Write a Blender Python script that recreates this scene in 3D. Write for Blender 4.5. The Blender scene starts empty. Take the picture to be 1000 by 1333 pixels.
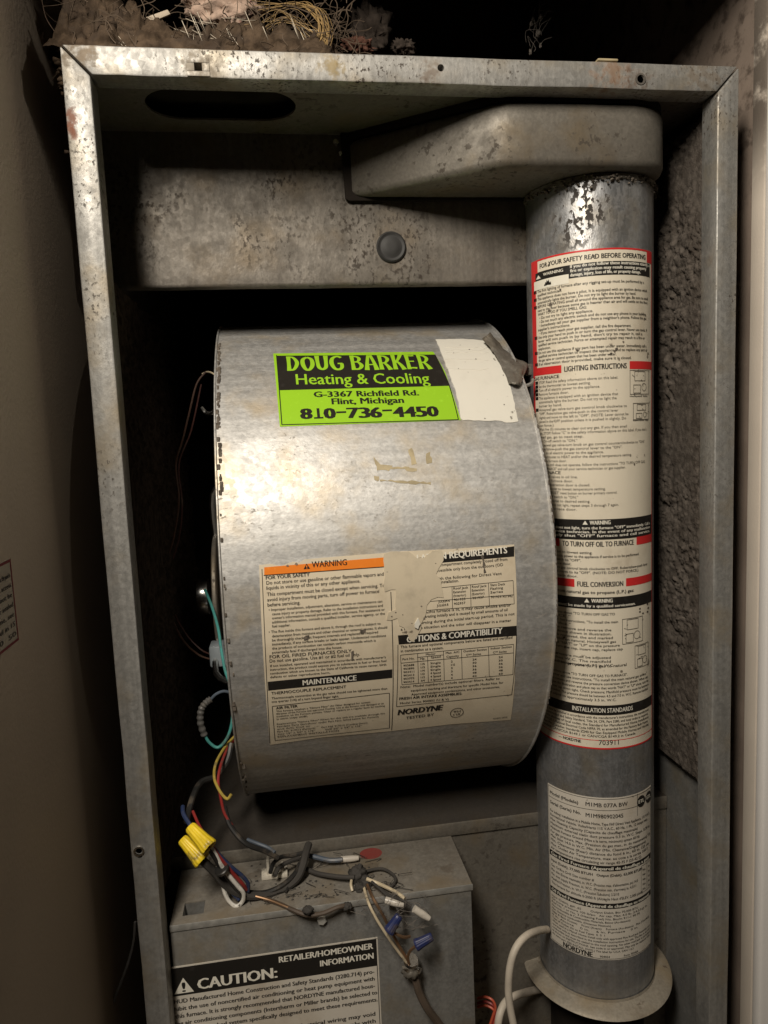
import bpy, bmesh, math, random
from mathutils import Vector, Matrix, noise
R = math.radians
random.seed(7)

# ------------------------------------------------------------------ camera, light, exposure
scene = bpy.context.scene
C = scene.collection
YAW, PITCH, ROLL, FPX = R(8.3513), R(6.5161), R(-2.4991), 933.4
CAM = Vector((-.1224, -.5406, 1.4 - .2677))
_f = Vector((math.sin(YAW)*math.cos(PITCH), math.cos(YAW)*math.cos(PITCH), -math.sin(PITCH)))
_r0 = Vector((math.cos(YAW), -math.sin(YAW), 0)); _u0 = _r0.cross(_f)
_r = math.cos(ROLL)*_r0 + math.sin(ROLL)*_u0; _u = -math.sin(ROLL)*_r0 + math.cos(ROLL)*_u0
cd = bpy.data.cameras.new('camera'); cam = bpy.data.objects.new('camera', cd); C.objects.link(cam)
cam.matrix_world = Matrix(((_r.x, _u.x, -_f.x, CAM.x), (_r.y, _u.y, -_f.y, CAM.y), (_r.z, _u.z, -_f.z, CAM.z), (0, 0, 0, 1)))
cd.sensor_fit = 'HORIZONTAL'; cd.sensor_width = 36; cd.lens = 36*FPX/1000
cd.clip_start = .02; cd.clip_end = 50
scene.camera = cam
w = bpy.data.worlds.new('World'); scene.world = w; w.use_nodes = True
bg = w.node_tree.nodes['Background']; bg.inputs[0].default_value = (1, .80, .58, 1); bg.inputs[1].default_value = .003
LIGHT = Vector((-.35, -.67, 1.71))
ld = bpy.data.lights.new('hall_lamp', 'AREA'); ld.shape = 'RECTANGLE'; ld.size = .13; ld.size_y = .34; ld.energy = 11.5; ld.color = (1, .915, .79)
lo = bpy.data.objects.new('hall_lamp', ld); C.objects.link(lo); lo.location = LIGHT
lo.rotation_euler = (Vector((0, .1, 1.0)) - LIGHT).to_track_quat('-Z', 'Y').to_euler()
scene.view_settings.view_transform = 'Standard'; scene.view_settings.look = 'None'
scene.view_settings.exposure = 0; scene.view_settings.gamma = 1

# ------------------------------------------------------------------ measuring helpers (photo point -> place in the cabinet)
def ray(x, y): return _f + _r*((x-500)/FPX) - _u*((y-666.5)/FPX)
def at(x, y, Y): r = ray(x, y); return CAM + r*((Y-CAM.y)/r.y)
def onz(x, y, Z): r = ray(x, y); return CAM + r*((Z-CAM.z)/r.z)
DR, DY, DZ = .2406, .2406, 1.003            # blower drum: radius, axis y, axis z
PR, PX, PY = .0545, .1637, .085             # flue pipe
def on_drum(x, y):
    r = ray(x, y); oy, oz = CAM.y-DY, CAM.z-DZ
    a = r.y*r.y+r.z*r.z; b = 2*(oy*r.y+oz*r.z); c = oy*oy+oz*oz-DR*DR
    t = (-b-math.sqrt(max(0, b*b-4*a*c)))/(2*a); q = CAM+r*t
    return q.x, math.atan2(q.z-DZ, DY-q.y)*DR      # (x, arc height)
def on_pipe(x, y):
    r = ray(x, y); ox, oy = CAM.x-PX, CAM.y-PY
    a = r.x*r.x+r.y*r.y; b = 2*(ox*r.x+oy*r.y); c = ox*ox+oy*oy-PR*PR
    t = (-b-math.sqrt(max(0, b*b-4*a*c)))/(2*a); q = CAM+r*t
    return math.atan2(q.x-PX, PY-q.y)*PR, q.z       # (arc, z)
def drum_map(u, v, h): a = v/DR; rr = DR+h; return Vector((u, DY-rr*math.cos(a), DZ+rr*math.sin(a)))
def pipe_map(u, v, h): a = u/PR; rr = PR+h; return Vector((PX+rr*math.sin(a), PY-rr*math.cos(a), v))
BOXY = .020
def on_box(x, y): q = at(x, y, BOXY); return q.x, q.z
def box_map(u, v, h): return Vector((u, BOXY-h, v))
WALLX = -.28
def on_wall(x, y): r = ray(x, y); q = CAM+r*((WALLX-CAM.x)/r.x); return q.y, q.z
def wall_map(u, v, h): return Vector((WALLX+h, u, v))

# ------------------------------------------------------------------ materials
def nodes(name):
    m = bpy.data.materials.new(name); m.use_nodes = True; nt = m.node_tree
    return m, nt, nt.nodes['Principled BSDF']
def add(nt, typ, **kw):
    n = nt.nodes.new(typ)
    for k, v in kw.items():
        if k.startswith('i_'):
            key = k[2:]; n.inputs[int(key) if key.isdigit() else key.replace('_', ' ')].default_value = v
        else: setattr(n, k, v)
    return n
def ramp(nt, src, p0, p1, v0=0., v1=1.):
    m = add(nt, 'ShaderNodeMapRange', i_1=p0, i_2=p1, i_3=v0, i_4=v1); m.interpolation_type = 'SMOOTHSTEP'
    nt.links.new(src, m.inputs[0]); return m.outputs[0]
def math2(nt, op, a, b):
    n = add(nt, 'ShaderNodeMath', operation=op)
    for i, s in enumerate((a, b)):
        if isinstance(s, (int, float)): n.inputs[i].default_value = s
        else: nt.links.new(s, n.inputs[i])
    return n.outputs[0]
def mixc(nt, fac, a, b):
    n = add(nt, 'ShaderNodeMix', data_type='RGBA')
    for i, s in ((0, fac), (6, a), (7, b)):
        if isinstance(s, (int, float)): n.inputs[i].default_value = s
        elif isinstance(s, tuple): n.inputs[i].default_value = (*s[:3], 1)
        else: nt.links.new(s, n.inputs[i])
    return n.outputs[2]
def tex(nt, co, typ, scale, detail=3., stretch=None, rough=.55):
    if stretch:
        mp = add(nt, 'ShaderNodeMapping'); mp.inputs['Scale'].default_value = stretch
        nt.links.new(co, mp.inputs[0]); co = mp.outputs[0]
    n = add(nt, typ); n.inputs['Scale'].default_value = scale
    if typ == 'ShaderNodeTexNoise':
        n.inputs['Detail'].default_value = detail; n.inputs['Roughness'].default_value = rough
    nt.links.new(co, n.inputs['Vector']); return n
def metal(name, base, rough=.42, metallic=.75, dirt=.5, dirtcol=(.045, .034, .025), speck=150, spk=(.62, .68),
          grime=0., spangle=.07, stretch=(1, 1, 1), streak=None, bump=.25, zbias=None, spots=(), wave=0):
    m, nt, p = nodes(name)
    co = add(nt, 'ShaderNodeTexCoord').outputs['Object']
    big = tex(nt, co, 'ShaderNodeTexNoise', 9, 5, rough=.65).outputs[0]
    vor = tex(nt, co, 'ShaderNodeTexVoronoi', 230); sep = add(nt, 'ShaderNodeSeparateColor'); nt.links.new(vor.outputs['Color'], sep.inputs[0])
    fine = tex(nt, co, 'ShaderNodeTexNoise', 420, 2, stretch).outputs[0]
    val = math2(nt, 'ADD', ramp(nt, big, .3, .72, .86, 1.08), ramp(nt, sep.outputs[0], 0, 1, -spangle, spangle))
    val = math2(nt, 'ADD', val, ramp(nt, fine, .3, .7, -.10, .10))
    if streak:
        st = tex(nt, co, 'ShaderNodeTexNoise', 1, 4, streak).outputs[0]
        val = math2(nt, 'ADD', val, ramp(nt, st, .3, .7, -.13, .10))
    hv = add(nt, 'ShaderNodeVectorMath', operation='SCALE'); hv.inputs[0].default_value = base; nt.links.new(val, hv.inputs['Scale'])
    tint = mixc(nt, ramp(nt, tex(nt, co, 'ShaderNodeTexNoise', 23, 4).outputs[0], .45, .75), hv.outputs[0], tuple(b*c*.95 for b, c in zip(base, (1.0, .88, .70))))
    sp = tex(nt, co, 'ShaderNodeTexNoise', speck, 5, stretch, .6).outputs[0]
    mask = ramp(nt, tex(nt, co, 'ShaderNodeTexNoise', 16, 4).outputs[0], .40, .62)
    if zbias:
        sx = add(nt, 'ShaderNodeSeparateXYZ'); nt.links.new(co, sx.inputs[0])
        mask = math2(nt, 'MULTIPLY', mask, ramp(nt, sx.outputs[2], zbias[0], zbias[1], .12, 1))
    d = math2(nt, 'MULTIPLY', ramp(nt, sp, spk[0], spk[1]), mask)
    d = math2(nt, 'MULTIPLY', d, dirt)
    if grime:
        g = ramp(nt, tex(nt, co, 'ShaderNodeTexNoise', 30, 6, rough=.7).outputs[0], .42, .70, 0, grime)
        d = math2(nt, 'MAXIMUM', d, g)
    col = mixc(nt, d, tint, dirtcol)
    for (q, rad, sc) in spots:           # single rust and glue stains at their own places
        vd = add(nt, 'ShaderNodeVectorMath', operation='DISTANCE'); nt.links.new(co, vd.inputs[0]); vd.inputs[1].default_value = q
        dd = math2(nt, 'ADD', vd.outputs['Value'], ramp(nt, tex(nt, co, 'ShaderNodeTexNoise', 160, 5).outputs[0], .3, .7, -rad*.7, rad*.7))
        sm_ = ramp(nt, dd, rad*.0, rad*1.25, .72, 0); col = mixc(nt, sm_, col, sc); d = math2(nt, 'MAXIMUM', d, sm_)
    nt.links.new(col, p.inputs['Base Color'])
    nt.links.new(math2(nt, 'MULTIPLY', math2(nt, 'SUBTRACT', 1., d), metallic), p.inputs['Metallic'])
    rg = math2(nt, 'ADD', ramp(nt, big, .3, .7, rough+.06, rough-.05), math2(nt, 'MULTIPLY', d, .4))
    rg = math2(nt, 'ADD', rg, ramp(nt, sep.outputs[1], 0, 1, -.05, .05))
    nt.links.new(rg, p.inputs['Roughness'])
    b = add(nt, 'ShaderNodeBump'); b.inputs['Strength'].default_value = bump; b.inputs['Distance'].default_value = .0006
    hgt = math2(nt, 'ADD', math2(nt, 'MULTIPLY', sp, 1.0), math2(nt, 'MULTIPLY', fine, .35))
    nt.links.new(hgt, b.inputs['Height'])
    if wave:                              # shallow dents in the sheet
        b2 = add(nt, 'ShaderNodeBump'); b2.inputs['Strength'].default_value = wave; b2.inputs['Distance'].default_value = .004
        nt.links.new(tex(nt, co, 'ShaderNodeTexNoise', 26, 2).outputs[0], b2.inputs['Height']); nt.links.new(b2.outputs[0], b.inputs['Normal'])
    nt.links.new(b.outputs[0], p.inputs['Normal'])
    return m
def plain(name, col, rough=.5, metallic=0., var=.12, scale=40, bump=0., bscale=200, spec=.4, stain=None, stain_rng=(.55, .75), stain_scale=18, stain_shade_z=None):
    m, nt, p = nodes(name)
    co = add(nt, 'ShaderNodeTexCoord').outputs['Object']
    n = tex(nt, co, 'ShaderNodeTexNoise', scale, 5).outputs[0]
    hv = add(nt, 'ShaderNodeVectorMath', operation='SCALE'); hv.inputs[0].default_value = col
    nt.links.new(ramp(nt, n, .3, .7, 1-var, 1+var), hv.inputs['Scale'])
    c = hv.outputs[0]
    if stain:
        s = tex(nt, co, 'ShaderNodeTexNoise', stain_scale, 6, rough=.65).outputs[0]
        k = ramp(nt, s, stain_rng[0], stain_rng[1], 0, .85)
        if stain_shade_z:
            sx = add(nt, 'ShaderNodeSeparateXYZ'); nt.links.new(co, sx.inputs[0]); k = math2(nt, 'MULTIPLY', k, ramp(nt, sx.outputs[2], stain_shade_z[0], stain_shade_z[1]))
        c = mixc(nt, k, c, stain)
    nt.links.new(c, p.inputs['Base Color'])
    p.inputs['Roughness'].default_value = rough; p.inputs['Metallic'].default_value = metallic
    p.inputs['Specular IOR Level'].default_value = spec
    if bump:
        b = add(nt, 'ShaderNodeBump'); b.inputs['Strength'].default_value = bump; b.inputs['Distance'].default_value = .001
        nt.links.new(tex(nt, co, 'ShaderNodeTexNoise', bscale, 5).outputs[0], b.inputs['Height']); nt.links.new(b.outputs[0], p.inputs['Normal'])
    return m
def paper(name, col, stain=(.26, .17, .08), rng=(.48, .76), scratch=(.10, .075, .05), rough=.42):
    m, nt, p = nodes(name)
    co = add(nt, 'ShaderNodeTexCoord').outputs['Object']
    a = tex(nt, co, 'ShaderNodeTexNoise', 15, 6, rough=.65).outputs[0]
    c = mixc(nt, ramp(nt, a, rng[0], rng[1], 0, .42), col, stain)
    n2 = tex(nt, co, 'ShaderNodeTexNoise', 55, 5, (1, 1, .25), .6).outputs[0]
    c = mixc(nt, ramp(nt, n2, .5, .75, 0, .16), c, tuple(x*.6 for x in col))
    sp = tex(nt, co, 'ShaderNodeTexNoise', 130, 4, (1, 1, 1)).outputs[0]
    mk = ramp(nt, tex(nt, co, 'ShaderNodeTexNoise', 24, 3).outputs[0], .48, .6)
    c = mixc(nt, math2(nt, 'MULTIPLY', ramp(nt, sp, .66, .72, 0, .8), mk), c, scratch)
    nt.links.new(c, p.inputs['Base Color']); p.inputs['Roughness'].default_value = rough; p.inputs['Specular IOR Level'].default_value = .35
    b = add(nt, 'ShaderNodeBump'); b.inputs['Strength'].default_value = .15; b.inputs['Distance'].default_value = .001
    nt.links.new(n2, b.inputs['Height']); nt.links.new(b.outputs[0], p.inputs['Normal'])
    return m
def ink(name, col, rough=.4):        # printed ink, worn through in flecks to a greyer tone
    m, nt, p = nodes(name)
    co = add(nt, 'ShaderNodeTexCoord').outputs['Object']
    n = tex(nt, co, 'ShaderNodeTexNoise', 190, 4).outputs[0]
    nt.links.new(mixc(nt, ramp(nt, n, .58, .75, 0, .30), col, tuple(min(1, x*1.5+.03) for x in col)), p.inputs['Base Color'])
    p.inputs['Roughness'].default_value = rough; p.inputs['Specular IOR Level'].default_value = .3
    return m

M = {}
M['post'] = metal('galvanised frame', (.38, .372, .352), rough=.54, metallic=.66, spangle=.02, wave=.06, grime=.26, spots=[((.146, 0, 1.391), .016, (.20, .11, .06)), ((-.2465, 0, 1.352), .006, (.26, .08, .03)), ((-.2475, 0, 1.345), .005, (.26, .08, .03)), ((-.066, 0, 1.391), .009, (.30, .22, .09)), ((.168, 0, 1.389), .010, (.10, .07, .05)), ((.22, 0, 1.392), .02, (.13, .10, .07)), ((-.236, 0, 1.396), .012, (.2, .14, .08)), ((-.158, 0, 1.3878), .013, (.24, .2, .15)), ((.006, 0, 1.388), .009, (.16, .12, .09))], dirt=.95, speck=430, spk=(.53, .63), stretch=(.8, 1, .6), streak=(260, 60, 5), zbias=(.85, 1.2), bump=.3)
M['panel'] = metal('dirty galvanised panel', (.160, .142, .120), rough=.58, metallic=.35, dirt=.9, speck=330, spk=(.49, .63), grime=.40, spangle=.03, stretch=(.8, 1, .6), streak=(190, 40, 5), dirtcol=(.035, .026, .019), bump=.5)
M['drum'] = metal('galvanised drum', (.55, .54, .52), rough=.53, metallic=.66, wave=.08, dirt=.6, speck=300, spk=(.58, .66), stretch=(.7, 1, 1), streak=(4, 120, 120), dirtcol=(.20, .17, .135), bump=.24, spangle=.012)
M['pipe'] = metal('galvanised pipe', (.37, .375, .385), rough=.42, metallic=.75, wave=.15, dirt=1, speck=210, spk=(.51, .56), stretch=(1, 1, .7), zbias=(1.262, 1.285), spangle=.03, streak=(180, 180, 5), dirtcol=(.05, .042, .036), bump=.35)
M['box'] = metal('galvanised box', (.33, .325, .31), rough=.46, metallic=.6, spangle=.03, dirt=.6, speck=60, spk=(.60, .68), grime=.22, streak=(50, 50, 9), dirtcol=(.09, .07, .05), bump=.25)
M['boxtop'] = metal('dusty galvanised top', (.235, .215, .185), rough=.6, metallic=.2, dirt=.8, speck=45, spk=(.54, .64), grime=.45, dirtcol=(.10, .078, .055), bump=.3)
M['duct'] = metal('dusty duct metal', (.185, .168, .142), rough=.52, metallic=.4, spangle=.03, dirt=.9, speck=160, spk=(.54, .64), grime=.40, dirtcol=(.05, .04, .03), bump=.3)
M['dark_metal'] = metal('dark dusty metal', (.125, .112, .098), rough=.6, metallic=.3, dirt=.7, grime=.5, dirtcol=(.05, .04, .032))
M['deck'] = metal('shaded deck', (.05, .042, .034), rough=.8, metallic=.1, grime=.4, dirtcol=(.03, .024, .018), spangle=.02)  # drum's shadow darkened into the deck colour
M['flange'] = metal('dusty flange', (.33, .295, .24), rough=.6, metallic=.25, dirt=1, speck=60, spk=(.58, .63), grime=.35, dirtcol=(.12, .09, .06))
M['bright'] = plain('bright zinc', (.75, .74, .72), .22, 1., .05)
M['screw'] = plain('worn screw steel', (.72, .71, .67), .33, .55, .08)
M['edge_catchlight'] = plain('catch-light edge', (.45, .44, .41), .42, .5, .2, 120)  # paler than the box: a catch-light painted along the lid edge
M['copper'] = plain('dull copper', (.40, .25, .15), .45, .9, .2)
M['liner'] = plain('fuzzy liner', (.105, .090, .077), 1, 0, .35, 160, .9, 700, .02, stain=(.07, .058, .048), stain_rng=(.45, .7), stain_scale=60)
M['liner_dark'] = plain('dark brown liner', (.040, .030, .023), 1, 0, .5, 120, .8, 300, .02)  # same lining as on the right, in a darker brown
M['void'] = plain('dark interior', (.022, .018, .015), 1, 0, .3, 20, .3, 120, .1)  # one near-black colour for recesses and inner faces
M['wall_brown'] = plain('brown closet wall', (.50, .42, .335), .55, 0, .08, 5, .15, 300, .3)
M['wall_beige'] = plain('beige closet wall', (.62, .55, .47), .6, 0, .05, 12, .2, 500, .3, stain=(.06, .045, .035), stain_rng=(.30, .50), stain_scale=30, stain_shade_z=(1.29, 1.37))  # upper stain on the jamb is dirt plus shadow, both put in colour
M['wall_shaded'] = plain('shaded closet wall', (.19, .15, .122), .8, 0, .2, 12, .2, 500, .2, stain=(.06, .045, .035), stain_rng=(.48, .66), stain_scale=60, stain_shade_z=(1.28, 1.36))  # colour holds the cabinet's cast shadow; upper blotches mix soot and shade
M['trim_white'] = plain('white trim paint', (.80, .77, .74), .45, 0, .03, 8, .1, 400, .4)
M['floor'] = plain('tan carpet', (.26, .21, .155), .9)
M['ceiling'] = plain('hall ceiling paint', (.6, .55, .48), .9)
M['wood_dark'] = plain('dark closet back', (.10, .07, .05), .8, 0, .3, 10)
M['smudge'] = plain('grey smudge', (.17, .14, .11), 1, 0, .4, 200)
M['rim_dust'] = plain('dust on rim', (.12, .10, .08), 1, 0, .4, 300)
M['paper'] = paper('aged label paper', (.68, .59, .445))
M['paper_pipe'] = paper('cream label paper', (.74, .67, .54))
M['paper_rating'] = paper('pale label paper', (.64, .59, .51))
M['paper_white'] = paper('torn white paper', (.72, .69, .61), (.42, .36, .27), (.55, .8), (.15, .13, .1), .6)
M['residue'] = paper('torn tan paper', (.58, .50, .37), (.20, .17, .13), (.50, .68), rough=.8)
M['glue'] = plain('old yellow glue', (.40, .33, .20), .5, 0, .2, 80)
M['black'] = ink('black ink', (.018, .016, .014))
M['grey_ink'] = ink('fine print ink', (.06, .05, .04))
M['white_ink'] = ink('white print', (.78, .74, .64))
M['orange'] = ink('orange ink', (.80, .22, .025))
M['red'] = ink('red ink', (.62, .03, .03))
M['dark_red'] = ink('dark red ink', (.26, .015, .025))
M['oval_red'] = paper('dusty red sticker', (.22, .035, .03), (.20, .10, .08), (.4, .7), (.2, .15, .1))
M['green'] = ink('lime print', (.30, .56, .025), .3)
M['black_vinyl'] = ink('black vinyl', (.022, .019, .016), .3)
def plastic(n, c, r=.42, **k):
    if n.startswith(('wire', 'nut', 'cap_', 'terminal')): k = dict(stain=(.10, .08, .06), stain_rng=(.50, .72), stain_scale=75)
    M[n] = plain(n.replace('_', ' ')+' plastic', c, r, 0, .12, 60, **k)
plastic('wire_black', (.02, .019, .018)); plastic('wire_white', (.75, .72, .66)); plastic('wire_red', (.26, .025, .022)); plastic('wire_blue', (.025, .04, .10))
plastic('wire_dull', (.07, .025, .02)); plastic('wire_teal', (.06, .26, .24)); plastic('wire_yellow', (.42, .31, .06)); plastic('wire_brown', (.09, .045, .03)); plastic('wire_grey', (.10, .095, .09))
plastic('wire_greyblue', (.08, .10, .13)); plastic('wire_cream', (.62, .52, .36)); plastic('wire_orange', (.55, .10, .05))
plastic('nut_yellow', (.86, .62, .03), .3); plastic('nut_blue', (.02, .03, .11), .35); plastic('cap_clear', (.58, .53, .46), .3); plastic('dusty_black', (.05, .045, .04), .8)
plastic('hose', (.60, .53, .44), .5, stain=(.32, .26, .2)); plastic('cable_sheath', (.085, .062, .045), .6); plastic('capacitor', (.24, .27, .29), .4); plastic('terminal', (.62, .57, .48), .5)
M['lint'] = plain('dark lint', (.045, .036, .030), 1, 0, .5, 90, .9, 350, .02)
M['fibre'] = plain('brown fibre', (.085, .060, .040), .9)
M['dust'] = plain('grey brown dust', (.060, .042, .028), 1, 0, .5, 90, .9, 350, .05, stain=(.05, .037, .028), stain_rng=(.45, .65), stain_scale=40)
M['felt'] = plain('reddish felt', (.10, .050, .036), 1, 0, .35, 90, .8, 300, .05)
M['scrap'] = plain('pale insulation scrap', (.40, .29, .225), .9, 0, .2, 60, .7, 250, stain=(.33, .10, .08), stain_rng=(.58, .66), stain_scale=90)
M['straw'] = plain('golden straw', (.31, .205, .085), .6); M['thread'] = plain('pale thread', (.50, .44, .35), .7)
M['web'] = plain('dusty cobweb', (.16, .14, .12), .9)
M['rubber'] = plain('grey rubber', (.028, .027, .026), .6, 0, .2, 90)
M['cardboard'] = plain('pale chip', (.42, .35, .27), .8)

# ------------------------------------------------------------------ object helpers
class MB:
    def __init__(s): s.v = []; s.f = []
    def grid(s, fn, nu, nv):
        b = len(s.v)
        for j in range(nv+1):
            for i in range(nu+1): s.v.append(Vector(fn(i/nu, j/nv)))
        for j in range(nv):
            for i in range(nu):
                a = b+j*(nu+1)+i; s.f.append((a, a+1, a+nu+2, a+nu+1))
        return s
    def box(s, x0, x1, y0, y1, z0, z1):
        b = len(s.v)
        s.v += [Vector((x, y, z)) for z in (z0, z1) for y in (y0, y1) for x in (x0, x1)]
        s.f += [tuple(b+i for i in q) for q in ((0, 2, 3, 1), (4, 5, 7, 6), (0, 1, 5, 4), (2, 6, 7, 3), (0, 4, 6, 2), (1, 3, 7, 5))]
        return s
    def prism(s, pts, d):       # closed outline pts (3-D, planar) pushed by vector d
        b = len(s.v); n = len(pts); d = Vector(d)
        s.v += [Vector(p) for p in pts] + [Vector(p)+d for p in pts]
        s.f += [tuple(range(b+n-1, b-1, -1)), tuple(range(b+n, b+2*n))]
        s.f += [(b+i, b+(i+1) % n, b+n+(i+1) % n, b+n+i) for i in range(n)]
        return s
    def tube(s, pts, r, n=8, sm=6, cap=True):
        P = spline([Vector(p) for p in pts], sm); b = len(s.v); k = len(P)
        rr = r if callable(r) else (lambda t: r)
        up = Vector((.3, .2, .9)).normalized(); 
        for i, p in enumerate(P):
            t = (P[min(i+1, k-1)]-P[max(i-1, 0)]).normalized()
            up = (up-t*up.dot(t))
            if up.length < 1e-4: up = t.orthogonal()
            up.normalize(); sd = t.cross(up)
            for j in range(n):
                a = 2*math.pi*j/n; s.v.append(p+(up*math.cos(a)+sd*math.sin(a))*rr(i/(k-1)))
        for i in range(k-1):
            for j in range(n):
                a = b+i*n+j; c = b+i*n+(j+1) % n; s.f.append((a, c, c+n, a+n))
        if cap: s.f += [tuple(range(b+n-1, b-1, -1)), tuple(range(b+(k-1)*n, b+k*n))]
        return s
    def lathe(s, prof, org, axis, n=48, ribs=0, ribamp=0):     # prof: list of (radius, along)
        axis = Vector(axis).normalized(); u = axis.orthogonal().normalized(); v = axis.cross(u); b = len(s.v); k = len(prof)
        for (r, h) in prof:
            for j in range(n):
                a = 2*math.pi*j/n; q = r*(1+(ribamp if ribs and (j*ribs//n) % 2 else 0))
                s.v.append(Vector(org)+axis*h+(u*math.cos(a)+v*math.sin(a))*q)
        for i in range(k-1):
            for j in range(n):
                a = b+i*n+j; c = b+i*n+(j+1) % n; s.f.append((a, c, c+n, a+n))
        s.f += [tuple(range(b+n-1, b-1, -1)), tuple(range(b+(k-1)*n, b+k*n))]
        return s
    def build(s, name, mat, parent=None, bevel=0, sharp=35, fix=True):
        me = bpy.data.meshes.new(name); me.from_pydata([tuple(v) for v in s.v], [], s.f)
        if fix or bevel:
            bm = bmesh.new(); bm.from_mesh(me)
            if bevel:
                es = [e for e in bm.edges if len(e.link_faces) == 2 and e.calc_face_angle(0) > R(25)]
                bmesh.ops.bevel(bm, geom=es, offset=bevel, segments=2, profile=.5, affect='EDGES', clamp_overlap=True)
            bmesh.ops.recalc_face_normals(bm, faces=bm.faces); bm.to_mesh(me); bm.free()
        me.shade_smooth(); me.set_sharp_from_angle(angle=R(sharp))
        me.materials.append(M[mat] if isinstance(mat, str) else mat)
        o = bpy.data.objects.new(name, me); C.objects.link(o)
        if parent: attach(o, parent)
        return o
def attach(o, parent):
    o.parent = parent
    base = Vector((0, 0, 0)); q = parent
    while q: base += q.location; q = q.parent
    o.location = -base
def spline(P, sm):
    if sm <= 1 or len(P) < 3: return P
    out = []
    for i in range(len(P)-1):
        p0 = P[max(i-1, 0)]; p1 = P[i]; p2 = P[i+1]; p3 = P[min(i+2, len(P)-1)]
        for k in range(sm):
            t = k/sm
            out.append(.5*((2*p1)+(p2-p0)*t+(2*p0-5*p1+4*p2-p3)*t*t+(3*p1-p0-3*p2+p3)*t**3))
    out.append(P[-1]); return out
def tag(o, label=None, cat=None, group=None, kind=None):
    if label: o['label'] = label
    if cat: o['category'] = cat
    if group: o['group'] = group
    if kind: o['kind'] = kind
    return o
def thing(name, loc, label, cat, group=None):
    o = bpy.data.objects.new(name, None); o.empty_display_size = .03; C.objects.link(o); o.location = loc
    return tag(o, label, cat, group)
def single(o, label, cat, group=None, kind=None):      # a thing that is one mesh: its origin goes to its own base
    me = o.data; n = len(me.vertices)
    mn = [min(v.co[i] for v in me.vertices) for i in range(3)]; mx = [max(v.co[i] for v in me.vertices) for i in range(3)]
    c = Vector(((mn[0]+mx[0])/2, (mn[1]+mx[1])/2, mn[2]))
    for v in me.vertices: v.co -= c
    o.location = c
    return tag(o, label, cat, group, kind)
def fbm(p, o=4): 
    return noise.fractal(p, .6, 2.1, o, noise_basis='PERLIN_ORIGINAL')

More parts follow.
